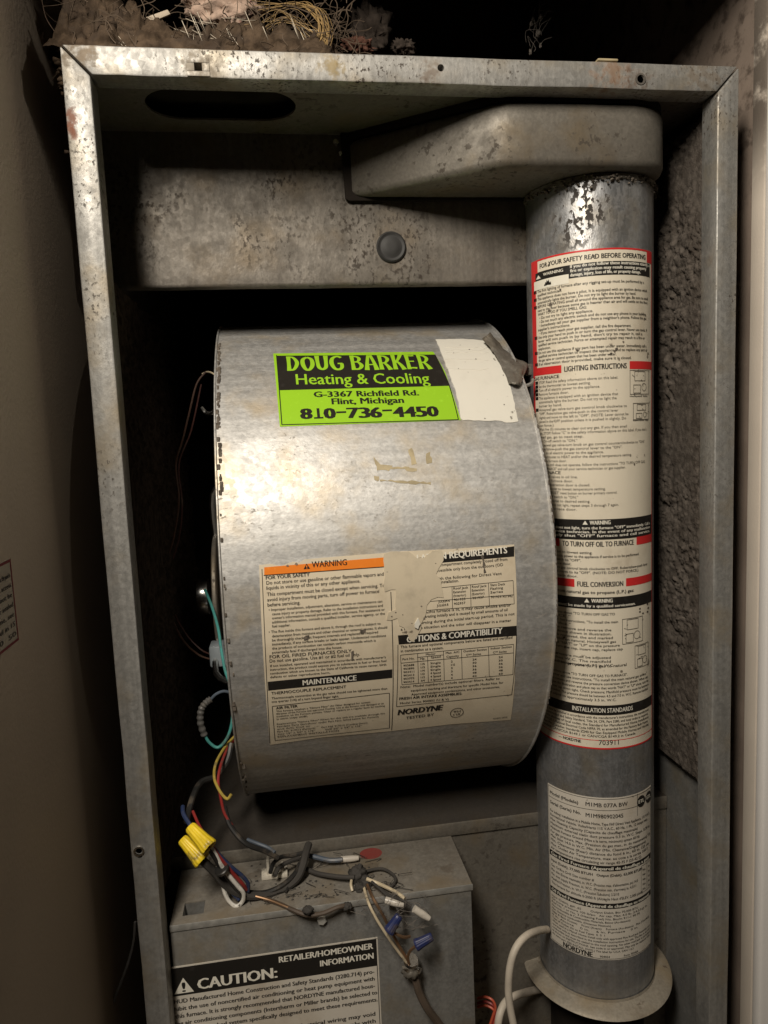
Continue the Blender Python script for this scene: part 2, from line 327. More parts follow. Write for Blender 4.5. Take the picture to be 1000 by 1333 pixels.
# ------------------------------------------------------------------ lettering and stickers
_tc = {}
def glyphs(text, off):
    key = (text, off)
    if key in _tc: return _tc[key]
    cu = bpy.data.curves.new('t', 'FONT'); cu.body = text; cu.size = 1; cu.resolution_u = 2; cu.offset = off; cu.fill_mode = 'FRONT'
    ob = bpy.data.objects.new('t', cu)
    me = bpy.data.meshes.new_from_object(ob)
    vs = [(v.co.x, v.co.y) for v in me.vertices]; fs = [tuple(p.vertices) for p in me.polygons]
    bpy.data.objects.remove(ob); bpy.data.meshes.remove(me); bpy.data.curves.remove(cu)
    _tc[key] = (vs, fs); return _tc[key]
_hv = glyphs('H', 0)[0]; CAPH = max(v[1] for v in _hv)
class Label:
    """a printed sticker on a curved or flat surface; fn maps (u, v, height) to the place"""
    def __init__(s, on, fn, lift=.0003): s.on = on; s.fn = fn; s.lift = lift; s.layers = {}
    def layer(s, mat): return s.layers.setdefault(mat, MB())
    def quad(s, mat, a, b, c, d, level=1, nu=24, nv=6, fine=False):    # corners TL TR BR BL in (u, v)
        h = s.lift+.00012*level
        def f(i, j):
            u = (a[0]*(1-i)+b[0]*i)*(1-j)+(d[0]*(1-i)+c[0]*i)*j; v = (a[1]*(1-i)+b[1]*i)*(1-j)+(d[1]*(1-i)+c[1]*i)*j
            return s.fn(u, v, h)
        if level > 1: fine = True
        if not fine: s.bars = getattr(s, 'bars', 0)+1
        s.layer((mat, level) if fine else (mat, level, s.bars)).grid(f, nu, nv)
    def rect(s, mat, u0, u1, v0, v1, level=1, nu=24, nv=6, fine=False): s.quad(mat, (u0, v1), (u1, v1), (u1, v0), (u0, v0), level, nu, nv, fine or max(u1-u0, v1-v0) < .003)
    def line(s, mat, p, q, wd=.0004, level=1, n=16):
        (u0, v0), (u1, v1) = p, q; L = math.hypot(u1-u0, v1-v0); nx, ny = -(v1-v0)/L*wd/2, (u1-u0)/L*wd/2
        s.quad(mat, (u0+nx, v0+ny), (u1+nx, v1+ny), (u1-nx, v1-ny), (u0-nx, v0-ny), level+.5, n, 1, True)
    def frame(s, mat, u0, u1, v0, v1, wd, level=1):
        level += .25; s.rect(mat, u0, u1, v1-wd, v1, level, 24, 1, True); s.rect(mat, u0, u1, v0, v0+wd, level, 24, 1, True)
        s.rect(mat, u0, u0+wd, v0+wd, v1-wd, level, 1, 24, True); s.rect(mat, u1-wd, u1, v0+wd, v1-wd, level, 1, 24, True)
    def poly(s, mat, pts, level=1):
        m = s.layer((mat, level)); b = len(m.v); m.v += [s.fn(u, v, s.lift+.00012*level) for u, v in pts]; m.f.append(tuple(range(b, b+len(pts))))
    def text(s, text, p, q, cap, mat='black', bold=0., level=2, shear=0.):
        vs, fs = glyphs(text, 0)
        if not vs: return
        x0 = min(v[0] for v in vs); x1 = max(v[0] for v in vs); L = q[0]-p[0]; m = s.layer((mat, level))
        e = bold*2.0*cap/CAPH
        for k, dx in enumerate((0.,) if bold < .004 else ((-.5, .5) if bold < .016 else (-.7, .0, .7))):     # heavier type is struck two or three times
            b = len(m.v); h = s.lift+.00012*level+.00002*k
            for x, y in vs:
                t = (x-x0)/(x1-x0); yy = y/CAPH*cap
                m.v.append(s.fn(p[0]+t*L+shear*yy+dx*e, p[1]+(q[1]-p[1])*t+yy, h))
            m.f += [tuple(b+i for i in f) for f in fs]
    def T(s, text, pa, pb, cap, mat='black', bold=0., level=2, shear=0.):     # pa, pb: ends of the baseline as measured on the photograph
        s.text(text, s.on(*pa), s.on(*pb), cap, mat, bold, level, shear)
    def finish(s, parent):
        for key, mb in s.layers.items():
            bar = len(key) == 3
            o = mb.build('printed_bar' if bar else ('lettering' if key[1] >= 2 else 'printed_ruling'), key[0], parent, fix=False)
            if not bar: o['kind'] = 'stuff'
def sheet(on_fn, outline, mat, name, parent, lift=.0003, sub=.008, label=None, thick=True):
    """thin paper sheet with an arbitrary outline in (u, v), bent over its surface"""
    bm = bmesh.new(); vs = [bm.verts.new((u, v, 0)) for u, v in outline]; bm.faces.new(vs)
    us = [p[0] for p in outline]; wv = [p[1] for p in outline]
    for ax, lo_, hi in ((0, min(us), max(us)), (1, min(wv), max(wv))):
        k = int((hi-lo_)/sub)
        for i in range(1, k+1):
            co = lo_+(hi-lo_)*i/(k+1); pc = (co, 0, 0) if ax == 0 else (0, co, 0); no = (1, 0, 0) if ax == 0 else (0, 1, 0)
            bmesh.ops.bisect_plane(bm, geom=bm.verts[:]+bm.edges[:]+bm.faces[:], plane_co=pc, plane_no=no)
    if thick:
        r = bmesh.ops.extrude_face_region(bm, geom=bm.faces[:])
        for g in r['geom']:
            if isinstance(g, bmesh.types.BMVert): g.co.z = 1
    for v in bm.verts: v.co = on_fn(v.co.x, v.co.y, lift if (v.co.z > .5 or not thick) else .00002)
    bmesh.ops.recalc_face_normals(bm, faces=bm.faces)
    me = bpy.data.meshes.new(name); bm.to_mesh(me); bm.free(); me.shade_smooth(); me.set_sharp_from_angle(angle=R(40)); me.materials.append(M[mat])
    o = bpy.data.objects.new(name, me); C.objects.link(o); attach(o, parent)
    if label: o['label'] = label
    return o
def ragged(outline, amp, step, seed=0):
    rnd = random.Random(seed); out = []
    for i, p in enumerate(outline):
        q = outline[(i+1) % len(outline)]; L = math.hypot(q[0]-p[0], q[1]-p[1]); n = max(1, int(L/step))
        for k in range(n):
            t = k/n; a = amp if k else 0
            out.append((p[0]+(q[0]-p[0])*t+rnd.uniform(-a, a), p[1]+(q[1]-p[1])*t+rnd.uniform(-a, a)))
    return out

def cut(o, cutters):
    """subtract the MB shapes in cutters from o, keep the result as plain mesh"""
    tmp = []
    for mb in cutters:
        c = mb.build('cutter', 'void'); tmp.append(c)
        md = o.modifiers.new('b', 'BOOLEAN'); md.operation = 'DIFFERENCE'; md.object = c; md.solver = 'EXACT'
        par, loc = o.parent, o.location.copy(); c.location = (loc if not par else loc+par.location)
    bpy.context.view_layer.update()
    me = bpy.data.meshes.new_from_object(o.evaluated_get(bpy.context.evaluated_depsgraph_get()))
    o.modifiers.clear(); o.data = me; me.shade_smooth(); me.set_sharp_from_angle(angle=R(30))
    for c in tmp: bpy.data.objects.remove(c)
    return o
def cyl(org, axis, r, l, n=24): return MB().lathe([(r, -l/2), (r, l/2)], org, axis, n)

# ------------------------------------------------------------------ the closet around the furnace
def struct(name, mb, mat, **k): return tag(mb.build(name, mat, **k), kind='structure')
struct('floor', MB().box(-1.4, 1.4, -2.2, .66, -.02, 0), 'floor')
struct('ceiling', MB().box(-1.4, 1.4, -2.2, .66, 2.1, 2.14), 'ceiling')
struct('left_wall', MB().box(-.31, WALLX, -.186, .64, .0, 2.1), 'wall_brown', bevel=.002)
struct('right_wall', MB().box(.285, .36, .0125, .64, 0, 2.1), 'wall_shaded', bevel=.002)
struct('door_jamb', MB().box(.2700, .36, -.0035, .0120, 0, 2.1), 'wall_beige', bevel=.001)
struct('door_trim', MB().box(.2695, .345, -.016, -.004, 0, 2.1), 'trim_white', bevel=.003)
struct('back_wall', MB().box(-.279, .284, .62, .64, 0, 2.1), 'wood_dark')
struct('shading_header', MB().box(-.279, .269, -.03, -.008, 1.500, 2.1), 'wall_beige', bevel=.002)  # unseen; added and set in height to shade the cabinet top

# ------------------------------------------------------------------ furnace cabinet
cab = thing('furnace_cabinet', (0, .27, 0), 'grey galvanised furnace cabinet with open front, speckled left post and dusty interior', 'furnace cabinet')
def xo(z): return -.25
def bowed(outline, d, n):      # front outline split along its long edges so the sheet can bow a little
    return outline
# posts and rail: folded sheet bars, mitred at the corners
def bar_outline(p, q, n, amp, seed):
    return [(p[0]+(q[0]-p[0])*i/n, p[1]+(q[1]-p[1])*i/n) for i in range(n+1)]
def post(side):
    mb = MB(); zs = [1.4-.019]+[1.381-(1.381)*i/40 for i in range(1, 41)]
    rnd = random.Random(3 if side < 0 else 5); loops = []
    for i, z in enumerate(zs):
        wob = (fbm(Vector((side*3, 0, z*6)))*.0011) if i else 0
        if side < 0: a, b = xo(z)+wob, xo(z)+.0182+wob*.6
        else: a, b = .2500+wob*.5, .2320+wob*.4
        zt = 1.4-.0006 if i == 0 else z
        loops.append([(a, .0, zt), (b, .0, z-(.0008 if i == 0 else 0)), (b, .0215, z-(.0008 if i == 0 else 0)), (a, .0215, zt)])
    for L in loops: mb.v += [Vector(p) for p in L]
    for i in range(len(loops)-1):
        for j in range(4):
            a = i*4+j; c = i*4+(j+1) % 4; mb.f.append((a, c, c+4, a+4))
    mb.f += [(3, 2, 1, 0), tuple(len(loops)*4-4+i for i in range(4))]
    return mb
lp = post(-1).build('left_post', 'post', cab, bevel=.0013, sharp=50)
rp = post(1).build('right_post', 'post', cab, bevel=.0013, sharp=50)
s0 = at(181, 1108, 0); s1 = at(182, 1114.5, 0)
cut(lp, [cyl(s0, (0, 1, 0), .0023, .02), cyl(s1, (0, 1, 0), .0018, .02)])
MB().lathe([(.0044, .0008), (.0040, -.0009), (.0027, -.0009), (.0023, .0008)], s0, (0, 1, 0), 24).build('screw_hole_rim', 'bright', cab)
mb = MB(); n = 50; loops = []
for i in range(n+1):
    t = i/n; wob = fbm(Vector((t*7, 3, 1)))*.0010
    xa = -.2490+.498*t; xb = -.2304+.4616*t
    loops.append([(xa, 0+wob*.5, 1.4+wob*.6), (xb, 0+wob*.5, 1.381+wob*.8), (xb, .0205, 1.381), (xa, .0205, 1.4+wob*.6)])
for L in loops: mb.v += [Vector(p) for p in L]
for i in range(n):
    for j in range(4):
        a = i*4+j; c = i*4+(j+1) % 4; mb.f.append((a, c, c+4, a+4))
mb.f += [(3, 2, 1, 0), tuple(n*4+i for i in range(4))]
rail = mb.build('top_rail', 'post', cab, bevel=.0013, sharp=50)
h1, h2, h3 = at(258, 87, 0), at(574, 88, 0), at(834, 103, 0)
cut(rail, [MB().box(h1.x-.0026, h1.x+.0026, -.004, .012, h1.z-.0028, h1.z+.0026), cyl(h2, (0, 1, 0), .0025, .03), cyl(h3, (0, 1, 0), .0030, .03, 7)])
cl = MB()
for x0, x1, z0, z1 in ((-.0078, .0078, .0026, .0062), (-.0078, .0078, -.0062, -.0028), (-.0078, -.0026, -.0028, .0026), (.0026, .0078, -.0028, .0026)):
    cl.box(h1.x+x0, h1.x+x1, -.0007, .0006, h1.z+z0, h1.z+z1)
cl.build('spring_clip', 'post', cab, bevel=.0004)
MB().lathe([(.0047, .0008), (.0042, -.0007), (.0030, -.0007), (.0027, .0008)], h3, (0, 1, 0), 13).build('torn_hole_rim', 'dark_metal', cab)
MB().box(.1345, .151, .001, .010, 1.4012, 1.4032).build('rusty_nut_plate', 'glue', cab, bevel=.001)
# skins
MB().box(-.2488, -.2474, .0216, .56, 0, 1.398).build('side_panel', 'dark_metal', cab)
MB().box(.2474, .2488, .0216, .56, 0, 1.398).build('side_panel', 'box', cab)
MB().box(-.2472, .2472, .556, .558, 0, 1.398).build('back_panel', 'void', cab)
tp = MB().box(-.2470, .2470, .0208, .55, 1.3842, 1.3858).build('top_panel', 'duct', cab)
sl = [(-.178+.026*math.cos(a), .0505+.026*math.sin(a), 1.37) for a in [R(90+180*i/16) for i in range(17)]]
sl += [(-.117+.026*math.cos(a), .0505+.026*math.sin(a), 1.37) for a in [R(-90+180*i/16) for i in range(17)]]
cut(tp, [MB().prism(sl, (0, 0, .03))])
MB().box(-.2470, .2470, .0212, .55, 1.3972, 1.3992).build('cabinet_top', 'void', cab)
# upper bulkhead with a rolled lower edge
mb = MB(); prof = [(.1000, 1.3838)]+[(.1000, 1.3838-(1.3838-1.2620)*i/14) for i in range(1, 15)]
prof += [(.1000+.003*(1-math.cos(R(a))), 1.2620-.003*math.sin(R(a))) for a in (22, 45, 67, 90)]+[(.107, 1.2590), (.111, 1.2590)]
def upf(i, j):
    k = j*(len(prof)-1); a = int(min(k, len(prof)-2)); t = k-a
    y = prof[a][0]*(1-t)+prof[a+1][0]*t; z = prof[a][1]*(1-t)+prof[a+1][1]*t; x = -.2468+.4936*i
    d = fbm(Vector((x*14, 2, z*14)))*.0011 if z < 1.38 else 0
    return (x, y+d, z+(d*.6 if y > .1001 else 0))
mb.grid(upf, 90, len(prof)-1)
up = mb.build('upper_panel', 'panel', cab, fix=False, sharp=60)
pl = at(509, 322, .1)
MB().lathe([(.0128, 0), (.0132, .0022), (.0118, .0034), (.0100, .0026), (.0092, .0026), (.0070, .0036), (.003, .0038)], (pl.x, .1004, pl.z), (0, -1, 0), 36).build('rubber_plug', 'rubber', up)
MB().box(-.2468, .2468, .501, .503, .76, 1.30).build('heat_exchanger_wall', 'void', cab)
# lower bulkhead, its lip and the deck behind
MB().box(-.2468, .2468, .0990, .1006, 0, .742).build('lower_panel', 'duct', cab)
MB().box(-.2468, .2468, .0965, .0985, .7405, .7535).build('deck_lip', 'duct', cab, bevel=.0012)
MB().box(-.2468, .2468, .0988, .55, .7510, .7530).build('blower_deck', 'deck', cab)
# fibre linings: lumpy felted surfaces
def lining(name, x, sgn, y0, y1, z0, z1, mat, amp, seed, ny, nz, lab):
    mb = MB()
    def f(i, j):
        y = y0+(y1-y0)*i**1.6; z = z0+(z1-z0)*j
        edge = min(1, i/.03, j/.012, (1-j)/.012)
        p = Vector((y*1, seed, z))
        cell = noise.voronoi(Vector((y*370, seed, z*330)))[0][0]
        d = max(0, .5-cell)*.8+fbm(p*150, 4)*.45+fbm(p*32)*.5
        dens = max(0., min(1.15, .38+fbm(p*13+Vector((9, 0, 0)))*1.3+(z-.95)*.8+(y-.05)*7))
        zz = z+(fbm(Vector((y*90, 5, seed)))*.004 if j == 0 else 0)
        return (x+sgn*(amp*d*(.12+dens)*edge-.009*(1-edge)), y, zz)
    mb.grid(f, ny, nz); o = mb.build(name, mat, cab, fix=False, sharp=180)
    o['label'] = lab; return o
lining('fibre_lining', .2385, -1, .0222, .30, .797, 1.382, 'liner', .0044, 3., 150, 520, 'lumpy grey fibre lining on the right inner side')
lining('fibre_lining', -.2335, 1, .0222, .40, .76, 1.2560, 'liner_dark', .0050, 8., 70, 220, 'dark brown fibre lining on the left inner side')

# ------------------------------------------------------------------ vent box above the pipe
q = [(-.049, .0985), (.058, .0215), (.068, .0170), (.085, .0160)]
q += [(.1725+.0395*math.sin(R(a)), .0555-.0395*math.cos(R(a))) for a in range(0, 91, 10)]+[(.2120, .0985)]
vb = MB().prism([(x, y, 1.3310) for x, y in q], (0, 0, .0475)).build('box_shell', 'duct', None, bevel=.0055, sharp=60)
vroot = thing('vent_box', (.08, .06, 1.331), 'dusty angled metal vent box joined to the top of the round pipe', 'vent box')
attach(vb, vroot)
shadow_mb = MB().prism([(-.0505, 0, 1.3300), (-.047, 0, 1.3283), (.150, 0, 1.3295), (.150, 0, 1.384), (-.0522, 0, 1.384)], (0, .0038, 0))  # dark strips added for the shadow and gap around the box
for v in shadow_mb.v: v.y += .0952
shadow_mb.build('shadow_strip', 'void', vroot, bevel=.0012)
MB().prism([(x*.992+.0005, y*.98+.0010, 1.3786) for x, y in q], (0, 0, .0052)).build('shadow_strip', 'void', vroot)
MB().lathe([(PR+.0003, 1.3262), (PR+.0012, 1.3268), (PR+.0020, 1.3300), (PR+.0003, 1.3318)], (PX, PY, 0), (0, 0, 1), 96).build('collar', 'duct', vroot)
MB().lathe([(.0028, 0), (.0032, .0006), (.0026, .0022), (.001, .0026)], at(437, 186, .0952), (0, -1, 0), 6).build('screw', 'bright', vroot)
MB().lathe([(.0020, 0), (.0022, .0006), (.0016, .0018)], at(443, 200, .0952), (0, -1, 0), 6).build('screw', 'bright', vroot)
vd_ = MB(); rv = random.Random(31)
for k in range(150):
    a = R(rv.uniform(-95, 70)); rr = PR+rv.uniform(.0005, .003); c = Vector((PX+rr*math.sin(a), PY-rr*math.cos(a), 1.3262+rv.gauss(0, .0022))); z_ = rv.uniform(.0006, .0016)
    vd_.lathe([(z_*.5, -z_*.6), (z_*1.1, 0), (z_*.4, z_*.7)], c, (rv.uniform(-1, 1), rv.uniform(-1, 1), 1), 5)
tag(vd_.build('collar_dust', 'rim_dust', vroot), kind='stuff')

# ------------------------------------------------------------------ flue pipe with its stickers
pipe = thing('flue_pipe', (PX, PY, .45), 'vertical grey flue pipe covered with red bordered and cream instruction stickers', 'flue pipe')
MB().lathe([(PR, z) for z in (.596, .75, .9, 1.05, 1.2, 1.334)], (PX, PY, 0), (0, 0, 1), 128).build('pipe', 'pipe', pipe)
rg = random.Random(4)
fl = MB(); n = 72
def flf(i, j):
    a = 2*math.pi*i; pr = [(PR+.0006, .601), (PR+.0012, .5985), (PR+.008, .5968), (.0690, .5955), (.0710, .5935), (.0690, .5918), (.046, .5918)]
    r, z = pr[int(round(j*6))]
    return (PX+r*math.cos(a), PY+r*math.sin(a), z+.0012*math.sin(2*a+1)*((r-PR)/.02))
fl.grid(flf, n, 6).build('pipe_flange', 'flange', pipe, fix=False)
MB().lathe([(.045, .45), (.045, .5925)], (PX, PY, 0), (0, 0, 1), 64).build('lower_pipe', 'void', pipe)
def c5(x, y): return (680+x/3.921, 310+y/3.921)
def c6(x, y): return (680+x/3.921, 640+y/3.921)
def c7(x, y): return (680+x/3.672, 970+y/3.672)
ARC = lambda d: R(d)*PR
u0, u1, z0, z1 = ARC(-86), ARC(45), .8430, 1.2722
o = sheet(pipe_map, [(u0, z0), (u1, z0), (u1, z1), (u0, z1)], 'paper_pipe', 'safety_label', pipe, sub=.006, label='tall cream safety label with red border')
L = Label(on_pipe, pipe_map)
L.frame('red', u0, u1, z0, z1, .0014)
def zz(y, x=774): return on_pipe(x, y)[1]
def ux(x): return on_pipe(x, 600)[0]
def row(text, xa, xb, y, cap, mat='black', bold=.014, lev=2):
    z = zz(y); cap = cap*1.10 if cap < .0024 else cap; L.text(text, (ux(xa), z), (ux(xb), z), cap, mat, bold, lev)
V5 = lambda y: 310+y/3.921
V6 = lambda y: 640+y/3.921
L.rect('red', u0, ux(705), zz(V5(125)), z1, 1); L.rect('red', ux(842), u1, zz(V5(118)), z1, 1)
row('FOR YOUR SAFETY READ BEFORE OPERATING', 708, 840, V5(105), .0037, 'black', .02)
L.rect('black', ux(699.5), ux(845.5), zz(V5(192)), zz(V5(122)), 1)
L.rect('white_ink', ux(700.5), ux(744), zz(V5(216)), zz(V5(168)), 2); 
L.rect('red', u0, u0+.007, zz(V5(650)), z1, 1, 2, 20); L.rect('red', u0, u0+.003, zz(V6(300)), z1, 1, 2, 20)
row('WARNING', 712, 737, V5(150), .0024, 'white_ink', .02)
L.poly('white_ink', [(ux(703), zz(V5(158))), (ux(709), zz(V5(158))), (ux(706), zz(V5(138)))], 2)
for i, t in enumerate(('If you do not follow these instructions exactly, a', 'fire or explosion may result causing property', 'damage, injury, loss of life, or property damage.')):
    row(t, 746, (845, 841, 834)[i], V5(139+22*i), .0023, 'white_ink', .02)
rs = random.Random(11)
L.poly('black', [(ux(713)+.001*x, zz(V5(205))+.001*y) for x, y in ((0, 0), (.4, 1.6), (1.2, 1.2), (1.5, 3.2), (2.6, 2.4), (3.2, 4.6), (4.4, 3.0), (5.2, 4.8), (6.0, 2.0), (7.4, 2.6), (7.8, 0))], 3)
body1 = ['The first lighting of furnace after any rigging set-up must be performed by a', 'qualified technician.', 'This appliance does not have a pilot. It is equipped with an ignition device which',
 'automatically lights the burner. Do not try to light the burner by hand.', 'BEFORE OPERATING smell all around the appliance area for gas. Be sure to smell', 'next to the floor because some gas is heavier than air and will settle on the floor.',
 'WHAT TO DO IF YOU SMELL GAS:', '\u2022 Do not try to light any appliance.', '\u2022 Do not touch any electric switch and do not use any phone in your building.', '\u2022 Immediately call your gas supplier from a neighbor\'s phone. Follow the gas',
 'supplier\'s instructions.', '\u2022 If you cannot reach your gas supplier, call the fire department.', 'Use only your hand to push in or turn the gas control lever. Never use tools. If',
 'lever will not push in by hand, don\'t try to repair it, call a', 'qualified service technician. Force or attempted repair may result in a fire or', 'explosion.', 'Do not use this appliance if any part has been under water. Immediately call a',
 'qualified service technician to inspect the appliance and to replace any part of', 'the gas valve or control system that has been under water.', 'If an observation door is provided, make sure it is closed.']
wid = [838, 735, 842, 828, 843, 843, 766, 774, 841, 841, 745, 822, 842, 836, 839, 720, 841, 842, 803, 822]
bul = {0, 2, 4, 12, 16, 19}
for i, t in enumerate(body1):
    y = V5(232+i*20.6); row(t, 704.5+(2 if t[0] == '\u2022' else 0), wid[i], y, .0020)
    if i in bul: L.rect('black', ux(699.8), ux(703.2), zz(y+.4), zz(y-4), 1, 2, 2)
def redbar(y, ta, tb, text, h=5.2):
    L.rect('red', u0, ux(ta-4), zz(y+h), zz(y-h), 1); L.rect('red', ux(tb+4), u1, zz(y+h), zz(y-h), 1)
    row(text, ta, tb, y+4, .0043, 'black', .018)
redbar(V5(655), 737, 816, 'LIGHTING INSTRUCTIONS')
row('GAS FURNACE', 698.5, 730, V5(700), .0027, 'black', .02)
body2 = ['STOP! Read the safety information above on this label.', 'Set the thermostat to lowest setting.', 'Turn off all electric power to the appliance.', 'Remove furnace door.', 'This appliance is equipped with an ignition device that',
 'automatically lights the burner. Do not try to light the', 'burner by hand.', 'Honeywell gas valve-turn gas control knob clockwise to', '"OFF". Robertshaw gas valve-push in the control lever', 'slightly and move to the left to "OFF". (NOTE: Lever cannot be',
 'placed in the OFF position unless it is pushed in slightly. Do', 'not force.)', 'Wait five (5) minutes to clear out any gas. If you then smell', 'gas, STOP! Follow "C" in the safety information above on this label. If you don\'t', 'smell gas, go to next step.',
 'Set On-off switch to "ON."', 'Honeywell gas valve-turn knob on gas control counterclockwise to "ON".', 'Robertshaw-push the gas control lever to the "ON".', 'Turn on all electric power to the appliance.', 'Set thermostat to HEAT and/or the desired temperature setting.', 'Replace furnace door.',
 'If furnace still does not operate, follow the instructions "TO TURN OFF GAS', 'TO FURNACE" and call your service technician or gas supplier.', 'OIL FURNACE', 'Open all valves in oil line.', 'Remove furnace door.', 'Check observation door is closed.', 'Set thermostat to lowest temperature setting.', 'Press red "RESET" reset button on burner primary control.',
 'Turn on-off switch to "ON."', 'Set thermostat to desired setting.', 'If burner does not light, repeat steps 3 through 7 again.', 'Replace furnace door.']
w2 = [805, 770, 782, 742, 805, 803, 733, 816, 805, 818, 815, 722, 816, 841, 760, 752, 839, 810, 786, 822, 738, 839, 814, 730, 752, 746, 768, 788, 803, 752, 768, 805, 750]
b2 = {0, 1, 2, 3, 4, 7, 12, 15, 16, 18, 19, 20, 21}
for i, t in enumerate(body2):
    y = V5(722+i*20.9); row(t, 704 if i != 23 else 698.5, w2[i], y, .0020 if i != 23 else .0026, 'grey_ink' if i != 23 else 'black', 0 if i != 23 else .02)
    if i in b2: L.rect('black', ux(699.6), ux(703), zz(y+.4), zz(y-4), 1, 2, 2)
def valve(cx, y0, w_, h_):      # little line drawings of a gas valve
    a, b = ux(cx-w_/2), ux(cx+w_/2); t, d = zz(y0), zz(y0+h_); k = .0004
    L.frame('grey_ink', a, b, d, t, k, 2); L.frame('grey_ink', a+.2*(b-a), a+.75*(b-a), d+.55*(t-d), t-.001, k, 2); L.frame('grey_ink', a+.15*(b-a), a+.5*(b-a), d+.001, d+.4*(t-d), k, 2)
    c = (a+.68*(b-a), d+.3*(t-d)); rr = .16*(t-d)
    for i in range(10):
        p = [(c[0]+rr*math.cos(R(36*i+e)), c[1]+rr*math.sin(R(36*i+e))) for e in (0, 36)]; L.line('grey_ink', p[0], p[1], k, 2, 1)
    for i in range(7):
        x, y = a+rs.random()*(b-a), d+rs.random()*(t-d); L.line('grey_ink', (x, y), (x+rs.uniform(.001, .003), y+rs.uniform(-.002, .002)), k, 2, 1)
valve(832, V5(680), 24, 32); valve(834, V5(850), 20, 22)
row('Honeywell Valve', 820, 842, V5(818), .0012, 'black', .02); row('Robertshaw Valve', 824, 843, V5(942), .0012, 'black', .02)
def blackbar(y0, y1): L.rect('black', u0+.0014, u1-.0014, zz(y1), zz(y0), 1)
def tri(cx, yb, h=.0035, mat='white_ink', lev=2):
    z = zz(yb); u = ux(cx); L.poly(mat, [(u-h*.62, z), (u+h*.62, z), (u, z+h)], lev)
blackbar(V6(142), V6(246)); tri(761, V6(168)); row('WARNING', 767, 794, V6(168), .0034, 'white_ink', .02)
for i, t in enumerate(('If the burner does not light, turn the furnace "OFF" immediately. Call a', 'qualified service technician. In the event of any malfunction', 'immediately shut "OFF" furnace and call service.')):
    row(t, 701, (845, 845, 845)[i], V6(192+20*i), .0022, 'white_ink', .02)
redbar(V6(265), 731, 824, 'TO TURN OFF OIL TO FURNACE')
for i, (t, xb) in enumerate((('Set thermostat to lowest setting.', 770), ('Turn off all electric power to the appliance if service is to be performed.', 831), ('Set on-off switch to "OFF".', 755), ('Remove furnace door.', 742), ('Honeywell-turn gas control knob clockwise to OFF. Robertshaw-push lever', 842), ('in slightly and move to its "OFF". (NOTE: DO NOT FORCE.)', 830), ('Replace furnace door.', 750))):
    row(t, 704, xb, V6(318+i*20.5), .0020)
redbar(V6(470), 750, 810, 'FUEL CONVERSION')
row('Conversion from natural gas to propane (L.P.) gas:', 700, 824, V6(522), .0027, 'black', .02)
blackbar(V6(540), V6(600)); tri(762, V6(566)); row('WARNING', 768, 796, V6(566), .0033, 'white_ink', .02)
row('Conversion must be made by a qualified serviceman.', 702, 826, V6(590), .0022, 'white_ink', .02)
conv = [('Follow instructions above "TO TURN OFF GAS TO', 799), ('FURNACE."', 740), ('Remove burner. See instructions, "To install the main', 803), ('burner orifice."', 740), ('On gas valve remove and reverse the', 794), ('conversion device shown in illustration.', 794),
 ('When cap is removed, the end marked', 796), ('"NAT" is visible on natural. Honeywell gas', 800), ('valve marked "NAT" or "LP" on the pressure', 805), ('regulator. Turn the cap, insert cap, replace cap', 809), ('', 0), ('Manifold pressure must be adjusted', 793), ('to 10 inches W.C. The manifold', 793), ('pressure must be approximately 10 in. W.C.', 797)]
for i, (t, xb) in enumerate(conv):
    if t: row(t, 702, xb, V6(632+i*20), .0020)
row('Conversion from propane (L.P.) gas to natural', 700, 814, V6(895), .0025, 'black', .015)
inst = ['Follow instructions above "TO TURN OFF GAS TO FURNACE".', 'Remove burner and see instructions, "To install the main natural gas orifice."', 'On gas valve remove and reverse the pressure conversion device shown. When cap', 'is removed see the illustration and place cap so that words "NAT" or "LP" show, turn the',
 'end and screw cap down tight. Check pressure; Manifold pressure must be between', 'range of 3.5 inches. The pressure should be between 4.5 and 7.0 in. W.C. Remove manifold', 'plug and adjust to approximately 3.5 in. W.C.']
for i, t in enumerate(inst): row(t, 702, (815, 841, 842, 843, 843, 842, 800)[i], V6(945+i*20.5), .0020)
valve(822, V6(655), 27, 33); valve(834, V6(800), 18, 30)
for (x, y) in ((832, 612), (842, 600), (843, 622), (836, 640), (842, 640), (832, 628)): L.rect('grey_ink', ux(x-1), ux(x+1), zz(V6(y)+2), zz(V6(y)), 2, 1, 1)
blackbar(V6(1090), V6(1140)); row('INSTALLATION STANDARDS', 741, 822, V6(1126), .0040, 'white_ink', .012)
std = ['Furnace must be installed in accordance with the manufacturer\'s instructions, the manufactured', 'home construction and Safety Standard, Title 24, CFR, Part 3280, and local codes as required,', 'or in the absence of local codes, the Standard for Manufactured Home Installations',
 'ANSI A225.1, National Electrical Code NFPA 70, as amended for the Factory Built Homes', 'Series MH. Canadian Standards Z240 for Gas Equipped Mobile Homes and Housing', 'Installed: CAN/CGA B149.1 or CAN/CGA B149.2 in Canada.']
for i, t in enumerate(std): row(t, 701, (843, 842, 843, 842, 843, 826)[i], V6(1158+i*19), .0020)
L.line('red', (u0, zz(V6(1268))), (u1, zz(V6(1268))), .0006, 1)
row('\u2014 NORDYNE', 722, 752, V6(1288), .0026, 'black', .03); row('703911', 776, 803, V6(1290), .0044, 'black', .004)
L.finish(o)
